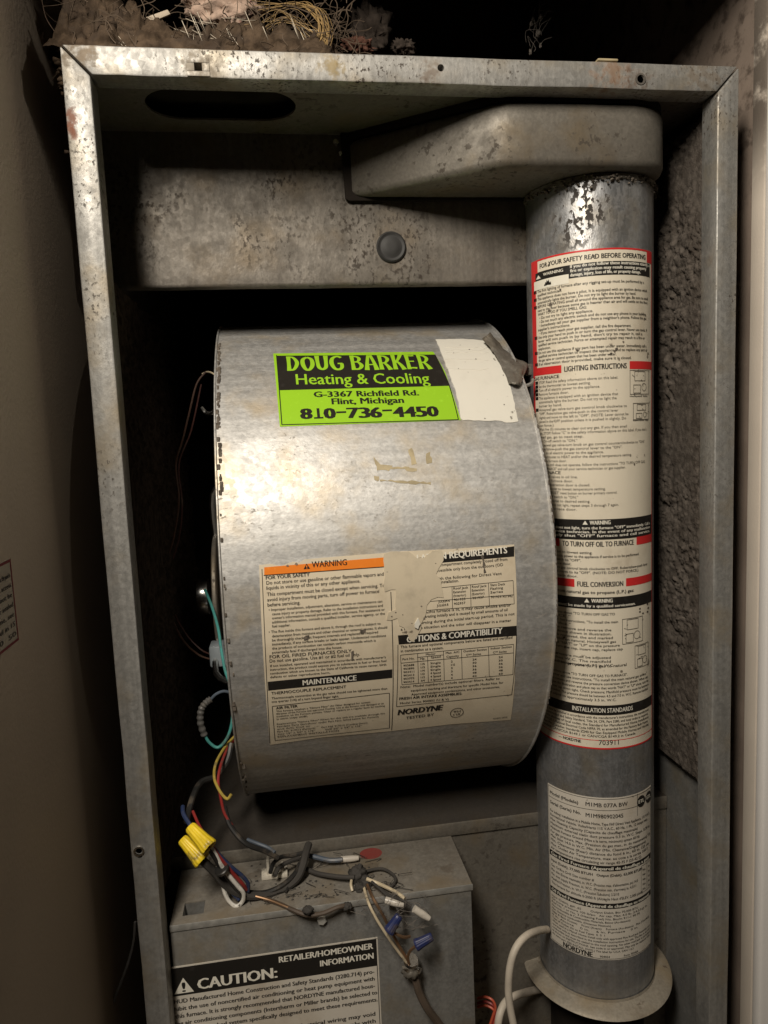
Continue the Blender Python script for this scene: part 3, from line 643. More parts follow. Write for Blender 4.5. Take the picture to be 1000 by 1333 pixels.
# rating label lower down
u0, u1, z0, z1 = ARC(-74), ARC(41.5), .6405, .7975
o = sheet(pipe_map, [(u0, z0), (u1, z0), (u1, z1), (u0, z1)], 'paper_rating', 'rating_label', pipe, sub=.006, label='pale grey rating label near the foot of the pipe')
L = Label(on_pipe, pipe_map); V7 = lambda y: 970+y/3.672
L.frame('black', u0+.001, u1-.001, z0+.001, z1-.001, .0004, 1)
def zf(f): return z1-(z1-z0)*f
def row7(t, a, b, f, cap, mat='black', bold=.012, lev=2): L.text(t, (u0+(u1-u0)*a, zf(f)), (u0+(u1-u0)*b, zf(f)), cap*1.12, mat, bold, lev)
row7('Model (Modele)', .03, .30, .055, .0027, 'black', .02); row7('M1MB 077A BW', .36, .70, .055, .0033, 'black', .015)
L.line('black', (u0+.001, zf(.075)), (u0+(u1-u0)*.80, zf(.075)), .0004)
row7('Serial (Serie) No.', .03, .32, .115, .0027, 'black', .02); row7('M1M980902045', .36, .66, .122, .0033, 'black', .015)
L.line('black', (u0+(u1-u0)*.80, zf(0)), (u0+(u1-u0)*.80, zf(.135)), .0004)
def ring(c, r, mat='black', wd=.0005, lev=2, n=20):
    for i in range(n): L.line(mat, (c[0]+r*math.cos(2*math.pi*i/n), c[1]+r*math.sin(2*math.pi*i/n)), (c[0]+r*math.cos(2*math.pi*(i+1)/n), c[1]+r*math.sin(2*math.pi*(i+1)/n)), wd, lev, 1)
def disc(c, r, mat, lev=2, n=24): L.poly(mat, [(c[0]+r*math.cos(2*math.pi*i/n), c[1]+r*math.sin(2*math.pi*i/n)) for i in range(n)], lev)
for a in (.845, .95):
    c = (u0+(u1-u0)*a, zf(.055)); disc(c, .0055, 'black'); L.text('ETL', (c[0]-.0036, c[1]-.0013), (c[0]+.0036, c[1]-.0013), .0032, 'white_ink', .02, 3)
rat = ['For indoor installation in a Mobile Home, Type FAF Direct Vent Appliance, 115 V.A.C.,', 'Recreational Vehicle. Volts/Hertz 115 V.A.C., 60 Hz, 1 Ph, 12 Amps max.', 'Max. Heating Capacity (Capacite de chauffage maximale)', 'Maximum external static duct pressure 0.3 in. W.C. Steps. 0.30 in.', 'Minimum Furnace Ground (Mise a la terre, minimum) system 60 Hz',
 'For gas pressure, Max. (Pression du gaz max., in. du manometre) 7.0', 'Max. Inlet 14.0 in W.C. Min. Air (Min. Clearance/Degagement)', 'Min. Clearance (Rear) distance du fond 6 in., 60 in. 152 cm', 'Max. Outlet Air Temperature, max. au cote a la sortie 160 F', 'Air temperature rise circulating air range 45-75 F (25-42 C)']
for i, t in enumerate(rat): row7(t, .03, (.97, .93, .80, .97, .82, .97, .9, .95, .93, .84)[i], .165+i*.0262, .0022, 'black', .015)
L.rect('black', u0+.001, u1-.001, zf(.445), zf(.412)); row7('Gas Fired Furnace (Appareil de chauffage a gaz)', .03, .95, .438, .0026, 'white_ink', .025)
row7('Input (Debit), 77,000 BTU/H   Output (Debit), 62,000 BTU/H', .03, .85, .478, .0022, 'black', .02)
for i, t in enumerate(('Gas Orifice Drill Size number #', 'Max. inlet (Entree maximale), in. W.C. (Pression max. d\'alimentation, po) 14.0', 'Min. inlet supply Pression, in. W.C. (Pression min. d\'arrivee) in. 4.5/11', 'Manifold Pression, in. W.C. (Pression tubulure) 3.5/10', 'This furnace for altitude 0-2000 ft (Altitude Haut d\'ELEV. 2,000 pieds)')):
    row7(t, .03, (.42, .80, .78, .62, .86)[i], .512+i*.028, .0022, 'black', .01)
L.frame('black', u0+(u1-u0)*.84, u1-.002, zf(.625), zf(.455), .0003); L.line('black', (u0+(u1-u0)*.92, zf(.455)), (u0+(u1-u0)*.92, zf(.625)), .0003)
for i in range(5): row7('No.', .86, .90, .49+i*.03, .0018); row7('in.', .94, .97, .49+i*.03, .0018)
L.rect('black', u0+.001, u1-.001, zf(.678), zf(.645)); row7('Oil Fired Furnace (Appareil de chauffage au mazout)', .03, .95, .671, .0026, 'white_ink', .025)
oil = ['Input (Debit), gph .65        Output Debit, Btu 70,000 BTU', 'Oil pump pressure 100 lb/po   Air cap, Max. 4.0 lb., 3.4-5.0 gr in.', 'Fuel No. 1 or No. 2 (Heating Fuel) No. Btu/m 911-1 90-70', 'Noncombustible & Combustible Materials, Below (Au-dessous)', 'Max. clearance combustible, (Distances Minimum)', 'Sides & Back (Cotes)    Front (Avant)    Furnace (Au-dessus)   Flue (Conduit)',
 '0 in. Alcove    0 in.    6 in. Furnace    0 in.', 'Type of Outlet: Air to Fuel Types  0  0  1', 'When used in a Manuf. Home install only with approved Flue Roof Jack Assembly and', 'operated only as described in the installation instructions for use. The flue is air and', 'combustible and must be sealed to the roof opening. No other roof jack is permitted.',
 'as shown on INSTRUCTIONS. See code in or approved. May only be replaced with', 'the same part. (SEE INSTALL. DWG.) This label for U.S.A. CAN 1-2.3']
for i, t in enumerate(oil): row7(t, .03, (.80, .92, .82, .72, .55, .95, .80, .5, .96, .96, .97, .96, .75)[i], .707+i*.0205, .0017, 'black', .01)
row7('NORDYNE', .15, .40, .988, .0042, 'black', .03, 2); row7('904054', .46, .54, .985, .0018); row7('Form 703954', .66, .80, .985, .0018)
L.finish(o)

rg_ = random.Random(78)
for (px_, py_, r_) in ((715, 345, 2.2), (730, 377, 2), (717, 397, 3), (716, 404, 2.4), (800, 457, 3), (795, 461, 2.6), (802, 454, 2.2), (811, 445, 1.6), (752, 456, 2), (773, 333, 1.6), (840, 348, 1.6), (838, 592, 1.4), (777, 480, 1), (825, 604, 1.6), (770, 590, 1.2), (735, 830, 2.6), (736, 842, 2.2), (726, 850, 1.6)):
    u_, v_ = on_pipe(px_, py_); n_ = 8
    sheet(pipe_map, [(u_+r_*.0006*rg_.uniform(.3, 1.2)*math.cos(2*math.pi*i/n_), v_+r_*.0007*rg_.uniform(.3, 1.2)*math.sin(2*math.pi*i/n_)) for i in range(n_)], 'rim_dust', 'grime_mark', pipe, lift=.0008, sub=.05, thick=False)
# ------------------------------------------------------------------ blower housing
XL, XR = -.1680, .0932
blo = thing('blower_housing', ((XL+XR)/2, DY, DZ-DR), 'large round galvanised blower drum with lime green sticker and warning label', 'blower housing')
mb = MB()
mb.grid(lambda i, j: (XL+(XR-XL)*i, DY-DR*math.cos(2*math.pi*j), DZ+DR*math.sin(2*math.pi*j)), 24, 220)
mb.build('drum', 'drum', blo, fix=False, sharp=180)
def rim(x0, x1, r):
    return MB().lathe([(DR-.012, x0+.0002), (r-.0006, x0), (r, x0+.0005), (r, x1-.0005), (r-.0006, x1), (DR-.012, x1-.0002)], (0, DY, DZ), (1, 0, 0), 200)
rim(XL-.0014, XL+.0003, DR+.0016).build('side_plate', 'drum', blo)
rim(XR-.0003, XR+.0016, DR+.0022).build('side_plate', 'drum', blo)
dmb = MB(); rd = random.Random(8)
for k in range(90):                          # crumbs of dust stuck along the two rims
    a = rd.choice([rd.uniform(R(22), R(62)), rd.uniform(R(22), R(62)), rd.uniform(R(-50), R(60))]); x = XL+.0012+rd.random()*.0022
    p = drum_map(x, a*DR, .0003); s_ = rd.uniform(.0005, .0014)
    dmb.box(p.x-s_, p.x+s_*.8, p.y-s_, p.y+s_, p.z-s_*1.4, p.z+s_*1.6)
for k in range(46):
    a = rd.uniform(R(-35), R(52)); p = drum_map(XR+.0010, a*DR, .0022); s_ = rd.uniform(.0003, .0008)
    dmb.box(p.x-s_, p.x+s_, p.y-s_, p.y+s_, p.z-s_*1.8, p.z+s_*1.8)
tag(dmb.build('rim_dust', 'rim_dust', blo), kind='stuff')
def dn(x, y): return on_drum(x, y)
A = lambda d: R(d)*DR
# lime sticker
def c3(x, y): return (330+x/2.564, 430+y/2.564)
gu0, gu1, gv0, gv1 = -.1193, .0300, A(33.6), A(56.0)
tl, tr, br, bl = on_drum(*c3(66, 78)), on_drum(*c3(606, 72)), on_drum(*c3(692, 300)), on_drum(*c3(88, 322))
gs = sheet(drum_map, [bl, br, on_drum(*c3(655, 185)), on_drum(*c3(640, 140)), on_drum(*c3(600, 72)), tl], 'green', 'contractor_sticker', blo, label='lime green and black contractor sticker')
L = Label(on_drum, drum_map)
def W3(x, y): return on_drum(*c3(x, y))
L.quad('black_vinyl', W3(78, 86), W3(607, 82), W3(656, 186), W3(88, 201))
for a, b in ((W3(77, 84), W3(95, 316)), (W3(95, 316), W3(684, 299)), (W3(684, 299), W3(652, 180))): L.line('black_vinyl', a, b, .0008)
GROOVE = {      # display capitals drawn as swelling strokes: points (x, y, width) in a unit cell
    'D': [[(.20, .02, .30), (.20, .5, .24), (.20, .98, .30)], [(.20, .93, .16), (.55, .88, .20), (.80, .52, .27), (.56, .12, .22), (.20, .07, .18)]],
    'O': [[(.50, .90, .20), (.20, .74, .26), (.17, .40, .29), (.34, .10, .24), (.60, .08, .23), (.83, .36, .29), (.80, .74, .25), (.50, .90, .20)]],
    'U': [[(.17, 1.0, .32), (.18, .60, .25), (.24, .22, .26), (.48, .09, .23), (.74, .22, .26), (.80, .60, .25), (.82, 1.0, .32)]],
    'G': [[(.86, .84, .22), (.58, .93, .20), (.24, .78, .25), (.15, .44, .29), (.32, .12, .24), (.62, .07, .22), (.82, .20, .24), (.84, .44, .24)], [(.90, .44, .17), (.56, .44, .17)]],
    'B': [[(.20, .02, .30), (.20, .5, .24), (.20, .98, .30)], [(.20, .92, .17), (.60, .88, .20), (.74, .72, .24), (.55, .54, .17), (.24, .53, .15)], [(.24, .53, .14), (.62, .50, .18), (.83, .28, .28), (.60, .08, .21), (.20, .08, .19)]],
    'A': [[(.14, .0, .34), (.24, .45, .24), (.42, .98, .22)], [(.86, .0, .34), (.76, .45, .24), (.58, .98, .22)], [(.40, .93, .15), (.60, .93, .15)], [(.24, .34, .14), (.76, .34, .14)]],
    'R': [[(.20, .02, .32), (.20, .5, .24), (.20, .98, .28)], [(.20, .92, .16), (.60, .88, .20), (.78, .68, .25), (.56, .46, .18), (.24, .44, .15)], [(.46, .46, .18), (.68, .26, .24), (.86, .0, .34)]],
    'K': [[(.20, .02, .32), (.20, .5, .24), (.20, .98, .30)], [(.28, .44, .18), (.58, .70, .22), (.80, 1.0, .30)], [(.40, .54, .18), (.66, .30, .24), (.86, .0, .34)]],
    'E': [[(.22, .02, .30), (.22, .5, .25), (.22, .98, .30)], [(.22, .92, .17), (.60, .90, .17), (.86, .92, .22)], [(.22, .52, .15), (.60, .52, .15), (.76, .52, .20)], [(.22, .09, .18), (.60, .10, .18), (.88, .08, .24)]]}
def groovy(word, p, q, cap, mat):
    a, b = W3(*p), W3(*q); tot = sum(wd for _, wd in word); x = 0; kk = 0
    for ch, wd in word:
        f0 = x/tot; f1 = (x+wd*.96)/tot; x += wd; cw = (f1-f0)*(b[0]-a[0])
        for st in GROOVE.get(ch, ()):
            kk += 1; P = spline([Vector(v) for v in st], 7); m = L.layer((mat, 2)); base = len(m.v); n = len(P)
            for i, v in enumerate(P):
                t = (P[min(i+1, n-1)]-P[max(i-1, 0)]); d = Vector((t.x*cw, t.y*cap)).normalized(); nx, ny = -d.y, d.x; wdt = v.z*.5*(cw*.46+cap*.36)
                for sg in (1, -1):
                    u = f0*(b[0]-a[0])+v.x*cw+nx*sg*wdt*.92; vv = v.y*cap+ny*sg*wdt*.80
                    vv = min(max(vv, -.02*cap), 1.02*cap)
                    m.v.append(drum_map(a[0]+u, a[1]+(b[1]-a[1])*(u/(b[0]-a[0]))+vv, L.lift+.00024+.000012*(kk % 4)))
            m.f += [(base+2*i, base+2*i+1, base+2*i+3, base+2*i+2) for i in range(n-1)]
groovy([('D', 1.02), ('O', 1.05), ('U', 1.02), ('G', 1.08), (' ', .40), ('B', 1.0), ('A', 1.02), ('R', 1.0), ('K', 1.0), ('E', .90), ('R', 1.0)], (111, 138), (600, 131), W3(111, 88)[1]-W3(111, 138)[1], 'green')
hc = W3(300, 146)[1]-W3(300, 180)[1]
L.T('Heating & Cooling', c3(144, 182), c3(590, 178), hc, 'green', .012)
L.T('G-3367 Richfield Rd.', c3(203, 224), c3(552, 218), .0062, 'black_vinyl', .03)
L.T('Flint, Michigan', c3(263, 248), c3(502, 243), .0064, 'black_vinyl', .03)
hp = W3(300, 258)[1]-W3(300, 292)[1]
def slab(text, p, q, cap):          # condensed slab digits
    a, b = W3(*p), W3(*q); n = len(text); 
    for i, ch in enumerate(text):
        f0, f1 = (i+.07)/n, (i+.93)/n
        if ch == '-':
            L.rect('black_vinyl', a[0]+(b[0]-a[0])*(f0), a[0]+(b[0]-a[0])*(f1), a[1]+cap*.42, a[1]+cap*.58, 2, 2, 1); continue
        L.text(ch, (a[0]+(b[0]-a[0])*f0, a[1]+(b[1]-a[1])*f0), (a[0]+(b[0]-a[0])*f1, a[1]+(b[1]-a[1])*f1), cap, 'black_vinyl', .05, 2) if ch != '1' else L.rect('black_vinyl', a[0]+(b[0]-a[0])*(f0*.6+f1*.4), a[0]+(b[0]-a[0])*(f0*.32+f1*.68), a[1]+(b[1]-a[1])*f0, a[1]+(b[1]-a[1])*f0+cap, 2, 2, 1)
        if ch in '147': L.rect('black_vinyl', a[0]+(b[0]-a[0])*(f0+.01*.5), a[0]+(b[0]-a[0])*f1, a[1]+(b[1]-a[1])*f0+(0 if ch != '7' else cap*.86), a[1]+(b[1]-a[1])*f0+(cap*.14 if ch != '7' else cap), 2, 2, 1) if ch != '4' else None
slab('810-736-4450', (158, 297), (620, 288), hp)
L.finish(gs)
# torn white label beside it
ws = [W3(*p) for p in ((608, 32), (700, 30), (775, 36), (800, 62), (828, 110), (850, 170), (868, 235), (884, 305), (842, 309), (808, 302), (700, 301), (692, 296), (676, 205), (655, 150), (636, 100))]
sheet(drum_map, ragged(ws, .0006, .004, 3), 'paper_white', 'torn_label', blo, lift=.0006, label='torn blank white label at the right edge')
rb = MB()
for y in (60, 68, 76, 100, 132): 
    pts = [drum_map(*W3(x, y+rd.uniform(-3, 3)), .0007) for x in range(640, 800, 16)]
    rb.tube(pts, .00022, 4, 2)
rb.build('paper_wrinkle', 'paper_white', blo)
# traces of old glue
def streak_patch(pts, mat, name, seed, amp=.0012, lift=.0002): sheet(drum_map, ragged(pts, amp, .003, seed), mat, name, blo, lift=lift, sub=.006)
for k, q in enumerate((((400, 420), (424, 448), (465, 452), (452, 470), (412, 468)), ((412, 452), (520, 456), (520, 462), (413, 462)), ((516, 400), (528, 392), (545, 446), (528, 450)), ((420, 498), (592, 506), (592, 516), (424, 505)), ((576, 412), (590, 405), (596, 442), (578, 446)), ((505, 462), (545, 462), (545, 470), (512, 470)), ((402, 486), (420, 488), (418, 504), (404, 500)))):
    streak_patch([W3(*p) for p in q], 'glue', 'glue_trace', k, .0008)
# warning label
def c4(x, y): return (330+x/2.7027, 700+y/2.7027)
def W4(x, y): return on_drum(*c4(x, y))
wo = [W4(*p) for p in ((20, 96), (60, 92), (95, 100), (140, 84), (160, 88), (180, 76), (300, 66), (457, 54), (520, 48), (700, 40), (917, 24), (926, 200), (922, 400), (905, 640), (700, 655), (480, 680), (240, 702), (58, 728), (50, 640), (40, 500), (28, 300))]
wl = sheet(drum_map, wo, 'paper', 'warning_label', blo, label='large aged warning label with orange and black headings')
L = Label(on_drum, drum_map)
L.quad('orange', W4(38, 104), W4(459, 69), W4(459, 101), W4(38, 131), nu=40)
L.quad('black', W4(36, 131), W4(459, 101), W4(459, 104), W4(36, 134), nu=40)
def tri4(x, y, h, mat, lev): 
    u, v = W4(x, y); L.poly(mat, [(u-h*.6, v), (u+h*.6, v), (u, v+h)], lev)
tri4(188, 110, .0042, 'black', 2); L.T('!', c4(186.5, 109), c4(189.5, 109), .0026, 'orange', .03, 3)
L.T('WARNING', c4(206, 105), c4(329, 96), .0046, 'black', .015)
def t4(text, x0, x1, y0, y1, cap, mat='black', bold=.010, shear=0.): L.T(text, c4(x0, y0), c4(x1, y1), cap*1.03, mat, bold, 2, shear)
t4('FOR YOUR SAFETY', 44, 198, 147, 135, .0026, 'black', .02)
for t, x0, x1, y in (('Do not store or use gasoline or other flammable vapors and', 46, 458, 165), ('liquids in vicinity of this or any other appliance.', 46, 376, 183), ('This compartment must be closed except when servicing. To', 48, 462, 205), ('avoid injury from moving parts, turn off power to furnace', 49, 442, 224), ('before servicing.', 50, 165, 242)):
    t4(t, x0, x1, y, y-(x1-x0)*.078, .0026, 'black', .012)
sm = [('\u2022 Improper installation, adjustment, alteration, service or maintenance can', 453), ('cause injury or property damage. Refer to the installation instructions and', 455), ('owner\'s information manual provided with this furnace. For assistance or', 462), ('additional information, consult a qualified installer, service agency, or the', 462), ('fuel supplier.', 130),
      ('\u2022 The flue inside this furnace and above it, through the roof is subject to', 447), ('deterioration from moisture and other chemical or external causes. It should', 470), ('be thoroughly checked at frequent intervals and replaced as required', 438), ('immediately, if any surface breaks or leaks appear. Undetected conditions', 466), ('the products of combustion can contain carbon monoxide which is', 430), ('potentially fatal if discharged into the house.', 312)]
for i, (t, x1) in enumerate(sm):
    x0 = 54 if t[0] == '\u2022' else 66; y = 258+i*14.3+(6 if i > 4 else 0); t4(t, x0, x1, y, y-(x1-x0)*.078, .0020)
t4('FOR OIL FIRED FURNACES ONLY', 57, 345, 424, 402, .0026, 'black', .012); t4('Do not use gasoline. Use #1 or #2 fuel oil only.', 57, 374, 438, 414, .0025, 'black', .008)
for i, t in enumerate(('If not installed, operated and maintained in accordance with manufacturer\'s', 'instruction, the product could expose you to substances in fuel or from fuel', 'combustion which are known to the State of California to cause cancer, birth', 'defects or other reproductive harm.')):
    x1 = (465, 467, 467, 270)[i]; y = 454+13*i; t4(t, 59, x1, y, y-(x1-59)*.078, .0019)
L.quad('black', W4(50, 506), W4(488, 462), W4(488, 492), W4(52, 537), nu=40)
t4('MAINTENANCE', 174, 362, 518, 500, .0046, 'white_ink', .02)
t4('THERMOCOUPLE REPLACEMENT', 63, 326, 551, 527, .0025, 'black', .015)
t4('Thermocouple connection at the gas valve should not be tightened more than', 64, 470, 567, 532, .0020); t4('one quarter (1/4) of a turn beyond finger tight.', 64, 300, 579, 559, .0020)
a, b, c, d = W4(66, 592), W4(478, 545), W4(478, 668), W4(76, 712)
for p, q in ((a, b), (b, c), (c, d), (d, a)): L.line('black', p, q, .0005)
t4('AIR FILTER', 80, 155, 602, 594, .0024, 'black', .02)
af = ['This furnace employs a "Nature Fiber" Air Filter designed for system', 'filtration of the Furnace and approved Cooling. Use at the furnace until damaged or an', 'insulation on the Furnace permits. Clean or replace on a regular basis by washing', 'in warm soapy water.', '', 'Replacement "Nature Fiber" Filters for this unit are available through the', 'Nordyne Parts Distributor under Part Nos. listed below for Furnace', 'and A/C Coil or', '  Part No. 917013 (Furnace)      Part No. 917014 (Cooling Door)', '  Size 15" x 20" x 1/4"        Size 20" x 24" x 1/4"', '  REPLACEMENT INSTALLATION']
for i, t in enumerate(af):
    if t: x1 = (410, 458, 462, 190, 0, 462, 440, 200, 400, 380, 300)[i]; y = 612+8.9*i; t4(t, 80+i*.5, x1, y, y-(x1-80)*.10, .0016)
L.line('black', W4(483, 190), W4(486, 676), .0006); L.line('black', W4(30, 110), W4(58, 722), .0005)
# right column
L.quad('black', W4(470, 84), W4(917, 30), W4(917, 66), W4(475, 104), nu=40)
t4('INSTALLATION REQUIREMENTS', 480, 892, 92, 54, .0050, 'white_ink', .02)
for t, x0, x1, y0, y1 in (('This furnace requires a compartment completely closed off from', 515, 893, 112, 80), ('and combustion air accessible only from the outdoors (OD', 513, 878, 132, 99), ('must be provided with the following for Direct Vent', 512, 873, 160, 130), ('installation.', 660, 722, 160, 155)):
    t4(t, x0, x1, y0, y1, .0022, 'black', .01)
a, b, c, d = W4(513, 190), W4(913, 150), W4(917, 232), W4(513, 262)
for p, q in ((a, b), (b, c), (c, d), (d, a), (W4(513, 232), W4(916, 200)), (W4(698, 172), W4(700, 248)), (W4(763, 166), W4(765, 243)), (W4(826, 160), W4(830, 238))): L.line('black', p, q, .0004)
for k, (x, ws_) in enumerate(((703, ('Roof Jack', 'Extension', '(Interior)')), (768, ('Roof Jack', 'Extension', '(Exterior)')), (833, ('Slant Deck', 'Flashing', 'Series')))):
    for j, t in enumerate(ws_): t4(t, x, x+52-(8 if j else 0), 182-k*6+j*13, 178-k*6+j*13, .0018)
for x, y, t in ((705, 222, '901935'), (705, 236, '902937'), (770, 216, '901937'), (835, 212, '901939-901942'), (650, 228, 'JUL624-6'), (645, 242, 'JUL624-8'), (520, 252, 'Ceiling Height')): t4(t, x, x+(76 if len(t) > 10 else 40), y, y-4, .0018)
for t, x0, x1, y0, y1 in (('The first time this furnace is lit, it may cause smoke and/or', 520, 905, 272, 240), ('odor when operating initially and is caused by small amounts of oil', 520, 893, 288, 257), ('burning during the initial start-up period. This is not', 580, 918, 304, 271), ('a hazardous situation and the odor will disappear in a matter', 518, 906, 326, 294)): t4(t, x0, x1, y0, y1, .0022, 'black', .01)
L.quad('black', W4(508, 343), W4(925, 309), W4(926, 344), W4(511, 375), nu=40)
t4('OPTIONS & COMPATIBILITY', 540, 875, 368, 336, .0050, 'white_ink', .02)
t4('This furnace and optional components below are listed and certified', 517, 910, 388, 354, .0022, 'black', .01); t4('in combination as a system.', 518, 668, 402, 390, .0022, 'black', .01)
a, b, c, d = W4(517, 412), W4(915, 374), W4(912, 480), W4(522, 516)
ls = [(a, b), (b, c), (c, d), (d, a), (W4(519, 440), W4(914, 404)), (W4(576, 420), W4(668, 411))]
for x in (577, 612, 668, 731, 826): ls.append((W4(x, 406-(x-577)*.09+(14 if x == 612 else 0)), W4(x+3, 510-(x-577)*.095)))
for p, q in ls: L.line('black', p, q, .0004)
for t, x0, x1, y in (('Part No.', 524, 566, 430), ('Motor', 606, 640, 413), ('Hp.', 586, 604, 428), ('Speed', 624, 658, 423), ('Max. A/C', 676, 724, 408), ('Capacity', 678, 722, 421), ('Outdoor Section', 738, 820, 402), ('C** Series', 748, 800, 415), ('Indoor Section', 834, 908, 392), ('C** Series', 842, 890, 406)): t4(t, x0, x1, y, y-(x1-x0)*.09, .0018, 'black', .01)
for r_, (p_, hp_, sp_, mx, ou, ind) in enumerate((('903688', '1/5', 'Single', '2', '24', '24'), ('903890', '1/3', 'Single', '2 1/2', '30', '30'), ('903411', '1/4', 'Single', '3', '36', '36'), ('903413', '1/2', '4 Speed', '3', '36', '36'), ('903773', '1/3', '4 Speed', '4', '48', '48'), ('903414', '3/4', '4 Speed', '4', '60', '60'))):
    y = 452+r_*11.6
    for t, x0, wd in ((p_, 527, 38), (hp_, 588, 14), (sp_, 622, 36), (mx, 694, 14 if len(mx) > 1 else 6), (ou, 770, 14), (ind, 862, 14)): t4(t, x0, x0+wd, y-(x0-527)*.088, y-(x0-527)*.088-wd*.08, .0017, 'black', .015)
for t, x0, x1, y0, y1 in (('Note:  Model number(s) include optional filters. Refer to', 517, 865, 528, 497), ('equipment marking and literature for specific Model Nos. for', 553, 878, 540, 511), ('Approved equipment combinations, and other accessories.', 555, 866, 553, 526)): t4(t, x0, x1, y0, y1, .0021, 'black', .008)
t4('FRESH AIR INTAKE ASSEMBLIES:', 513, 733, 569, 550, .0024, 'black', .02); t4('Model Series 904003 (U & V)', 515, 686, 584, 569, .0020, 'black', .01)
for p, q in ((W4(503, 593), W4(908, 551)), (W4(908, 551), W4(925, 344)), (W4(503, 593), W4(508, 376))): L.line('black', p, q, .0005)
t4('NORDYNE', 508, 662, 622, 604, .0058, 'black', .035, .12); t4('TESTED BY', 536, 634, 637, 624, .0030, 'black', .012)
cc = W4(715, 614); ring(cc, .0056, 'grey_ink', .0006)
L.text('W', (cc[0]-.003, cc[1]+.0005), (cc[0]-.0004, cc[1]+.0005), .0022, 'grey_ink', .02); L.text('H', (cc[0]+.0004, cc[1]+.0005), (cc[0]+.003, cc[1]+.0005), .0022, 'grey_ink', .02); L.text('c US', (cc[0]-.003, cc[1]-.003), (cc[0]+.003, cc[1]-.003), .0022, 'grey_ink', .02)
t4('903989C (6/99)', 842, 892, 637, 631, .0014)
L.finish(wl)
tape = [W4(*p) for p in ((458, 56), (545, 48), (560, 58), (575, 72), (600, 70), (630, 46), (662, 42), (668, 80), (650, 110), (642, 128), (660, 150), (664, 186), (668, 210), (626, 216), (610, 236), (606, 268), (590, 318), (578, 340), (562, 366), (548, 358), (540, 330), (512, 308), (506, 282), (468, 288), (474, 262), (500, 252), (500, 182), (462, 190), (460, 120))]
sheet(drum_map, ragged(tape, .0012, .004, 5), 'residue', 'torn_paper_patch', blo, lift=.0008, label='torn tan patch of peeled paper over the label middle')
sheet(drum_map, ragged([W4(*p) for p in ((566, 300), (578, 280), (586, 300), (578, 318), (566, 312))], .0006, .002, 6), 'paper_white', 'loose_paper_curl', blo, lift=.0022)
rg_ = random.Random(77)
def grime(fn, spots, seed0, mat='rim_dust', lift=.0009):
    for k, (u, v, r_) in enumerate(spots):
        n_ = rg_.randint(6, 9); o_ = [(u+r_*rg_.uniform(.4, 1.2)*math.cos(2*math.pi*i/n_), v+r_*rg_.uniform(.3, 1.1)*math.sin(2*math.pi*i/n_)) for i in range(n_)]
        sheet(fn, o_, mat, 'grime_mark', SP, lift=lift, sub=.05, thick=False)
SP = blo
for p_ in ((690, 52, 2), (720, 66, 3), (668, 78, 2), (742, 98, 2.5), (706, 108, 1.5), (802, 96, 2.5), (684, 130, 1.6), (716, 142, 1.6), (834, 152, 2), (836, 250, 2), (846, 222, 1.5), (772, 296, 2.4), (858, 290, 2)):
    u_, v_ = W3(p_[0], p_[1]); grime(drum_map, [(u_, v_, p_[2]*.00032)], 0)
for p_ in ((536, 330, 5), (556, 300, 3), (500, 262, 4), (525, 270, 3), (486, 276, 4), (600, 282, 5), (612, 262, 3), (590, 240, 4), (470, 120, 2), (150, 92, 6), (120, 98, 5), (210, 508, 2), (640, 90, 3)):
    u_, v_ = W4(p_[0], p_[1]); grime(drum_map, [(u_, v_, p_[2]*.00022)], 0, 'smudge')
for k, q in enumerate((((800, 62), (806, 60), (818, 120), (810, 124)), ((176, 350), (196, 342), (192, 356), (178, 360)), ((375, 325), (396, 318), (392, 332), (376, 336)), ((344, 400), (352, 396), (350, 428), (344, 428)))):
    sheet(drum_map, ragged([W4(*p) for p in q], .0007, .002, 40+k), 'rim_dust', 'grime_mark', blo, lift=.0009, sub=.02)
# crumpled flap and hook at the right end of the drum
inn = [(627, 441, .112), (637, 453, .10), (648, 470, .086), (656, 486, .074), (661, 499, .064)]
out = [(636, 434, .120), (652, 452, .112), (667, 466, .098), (686, 475, .088), (675, 503, .062)]
def flap(i, j):
    k = min(int(j*4), 3); t = j*4-k; a = at(*inn[k]).lerp(at(*inn[k+1]), t); b = at(*out[k]).lerp(at(*out[k+1]), t); p = a.lerp(b, i)
    return p+Vector((0, -.003-.004*math.sin(i*3.1)+fbm(p*160)*.0022, fbm(p*130+Vector((4, 4, 4)))*.001))
fm = MB().grid(flap, 18, 26); fo = fm.build('crumpled_flap', 'duct', blo, fix=False, sharp=180)
sd = fo.modifiers.new('s', 'SOLIDIFY'); sd.thickness = .0012; sd.offset = 0
MB().tube([at(675, 500, .066), at(684, 502, .066), at(692, 499, .066), at(694, 494, .068)], .0016, 8, 4).build('hook', 'box', blo)
MB().box(*[c for p in ((at(683, 478, .09).x, at(691, 478, .09).x), (.086, .092), (at(684, 489, .09).z, at(684, 474, .09).z)) for c in p]).build('mounting_tab', 'duct', blo, bevel=.001)

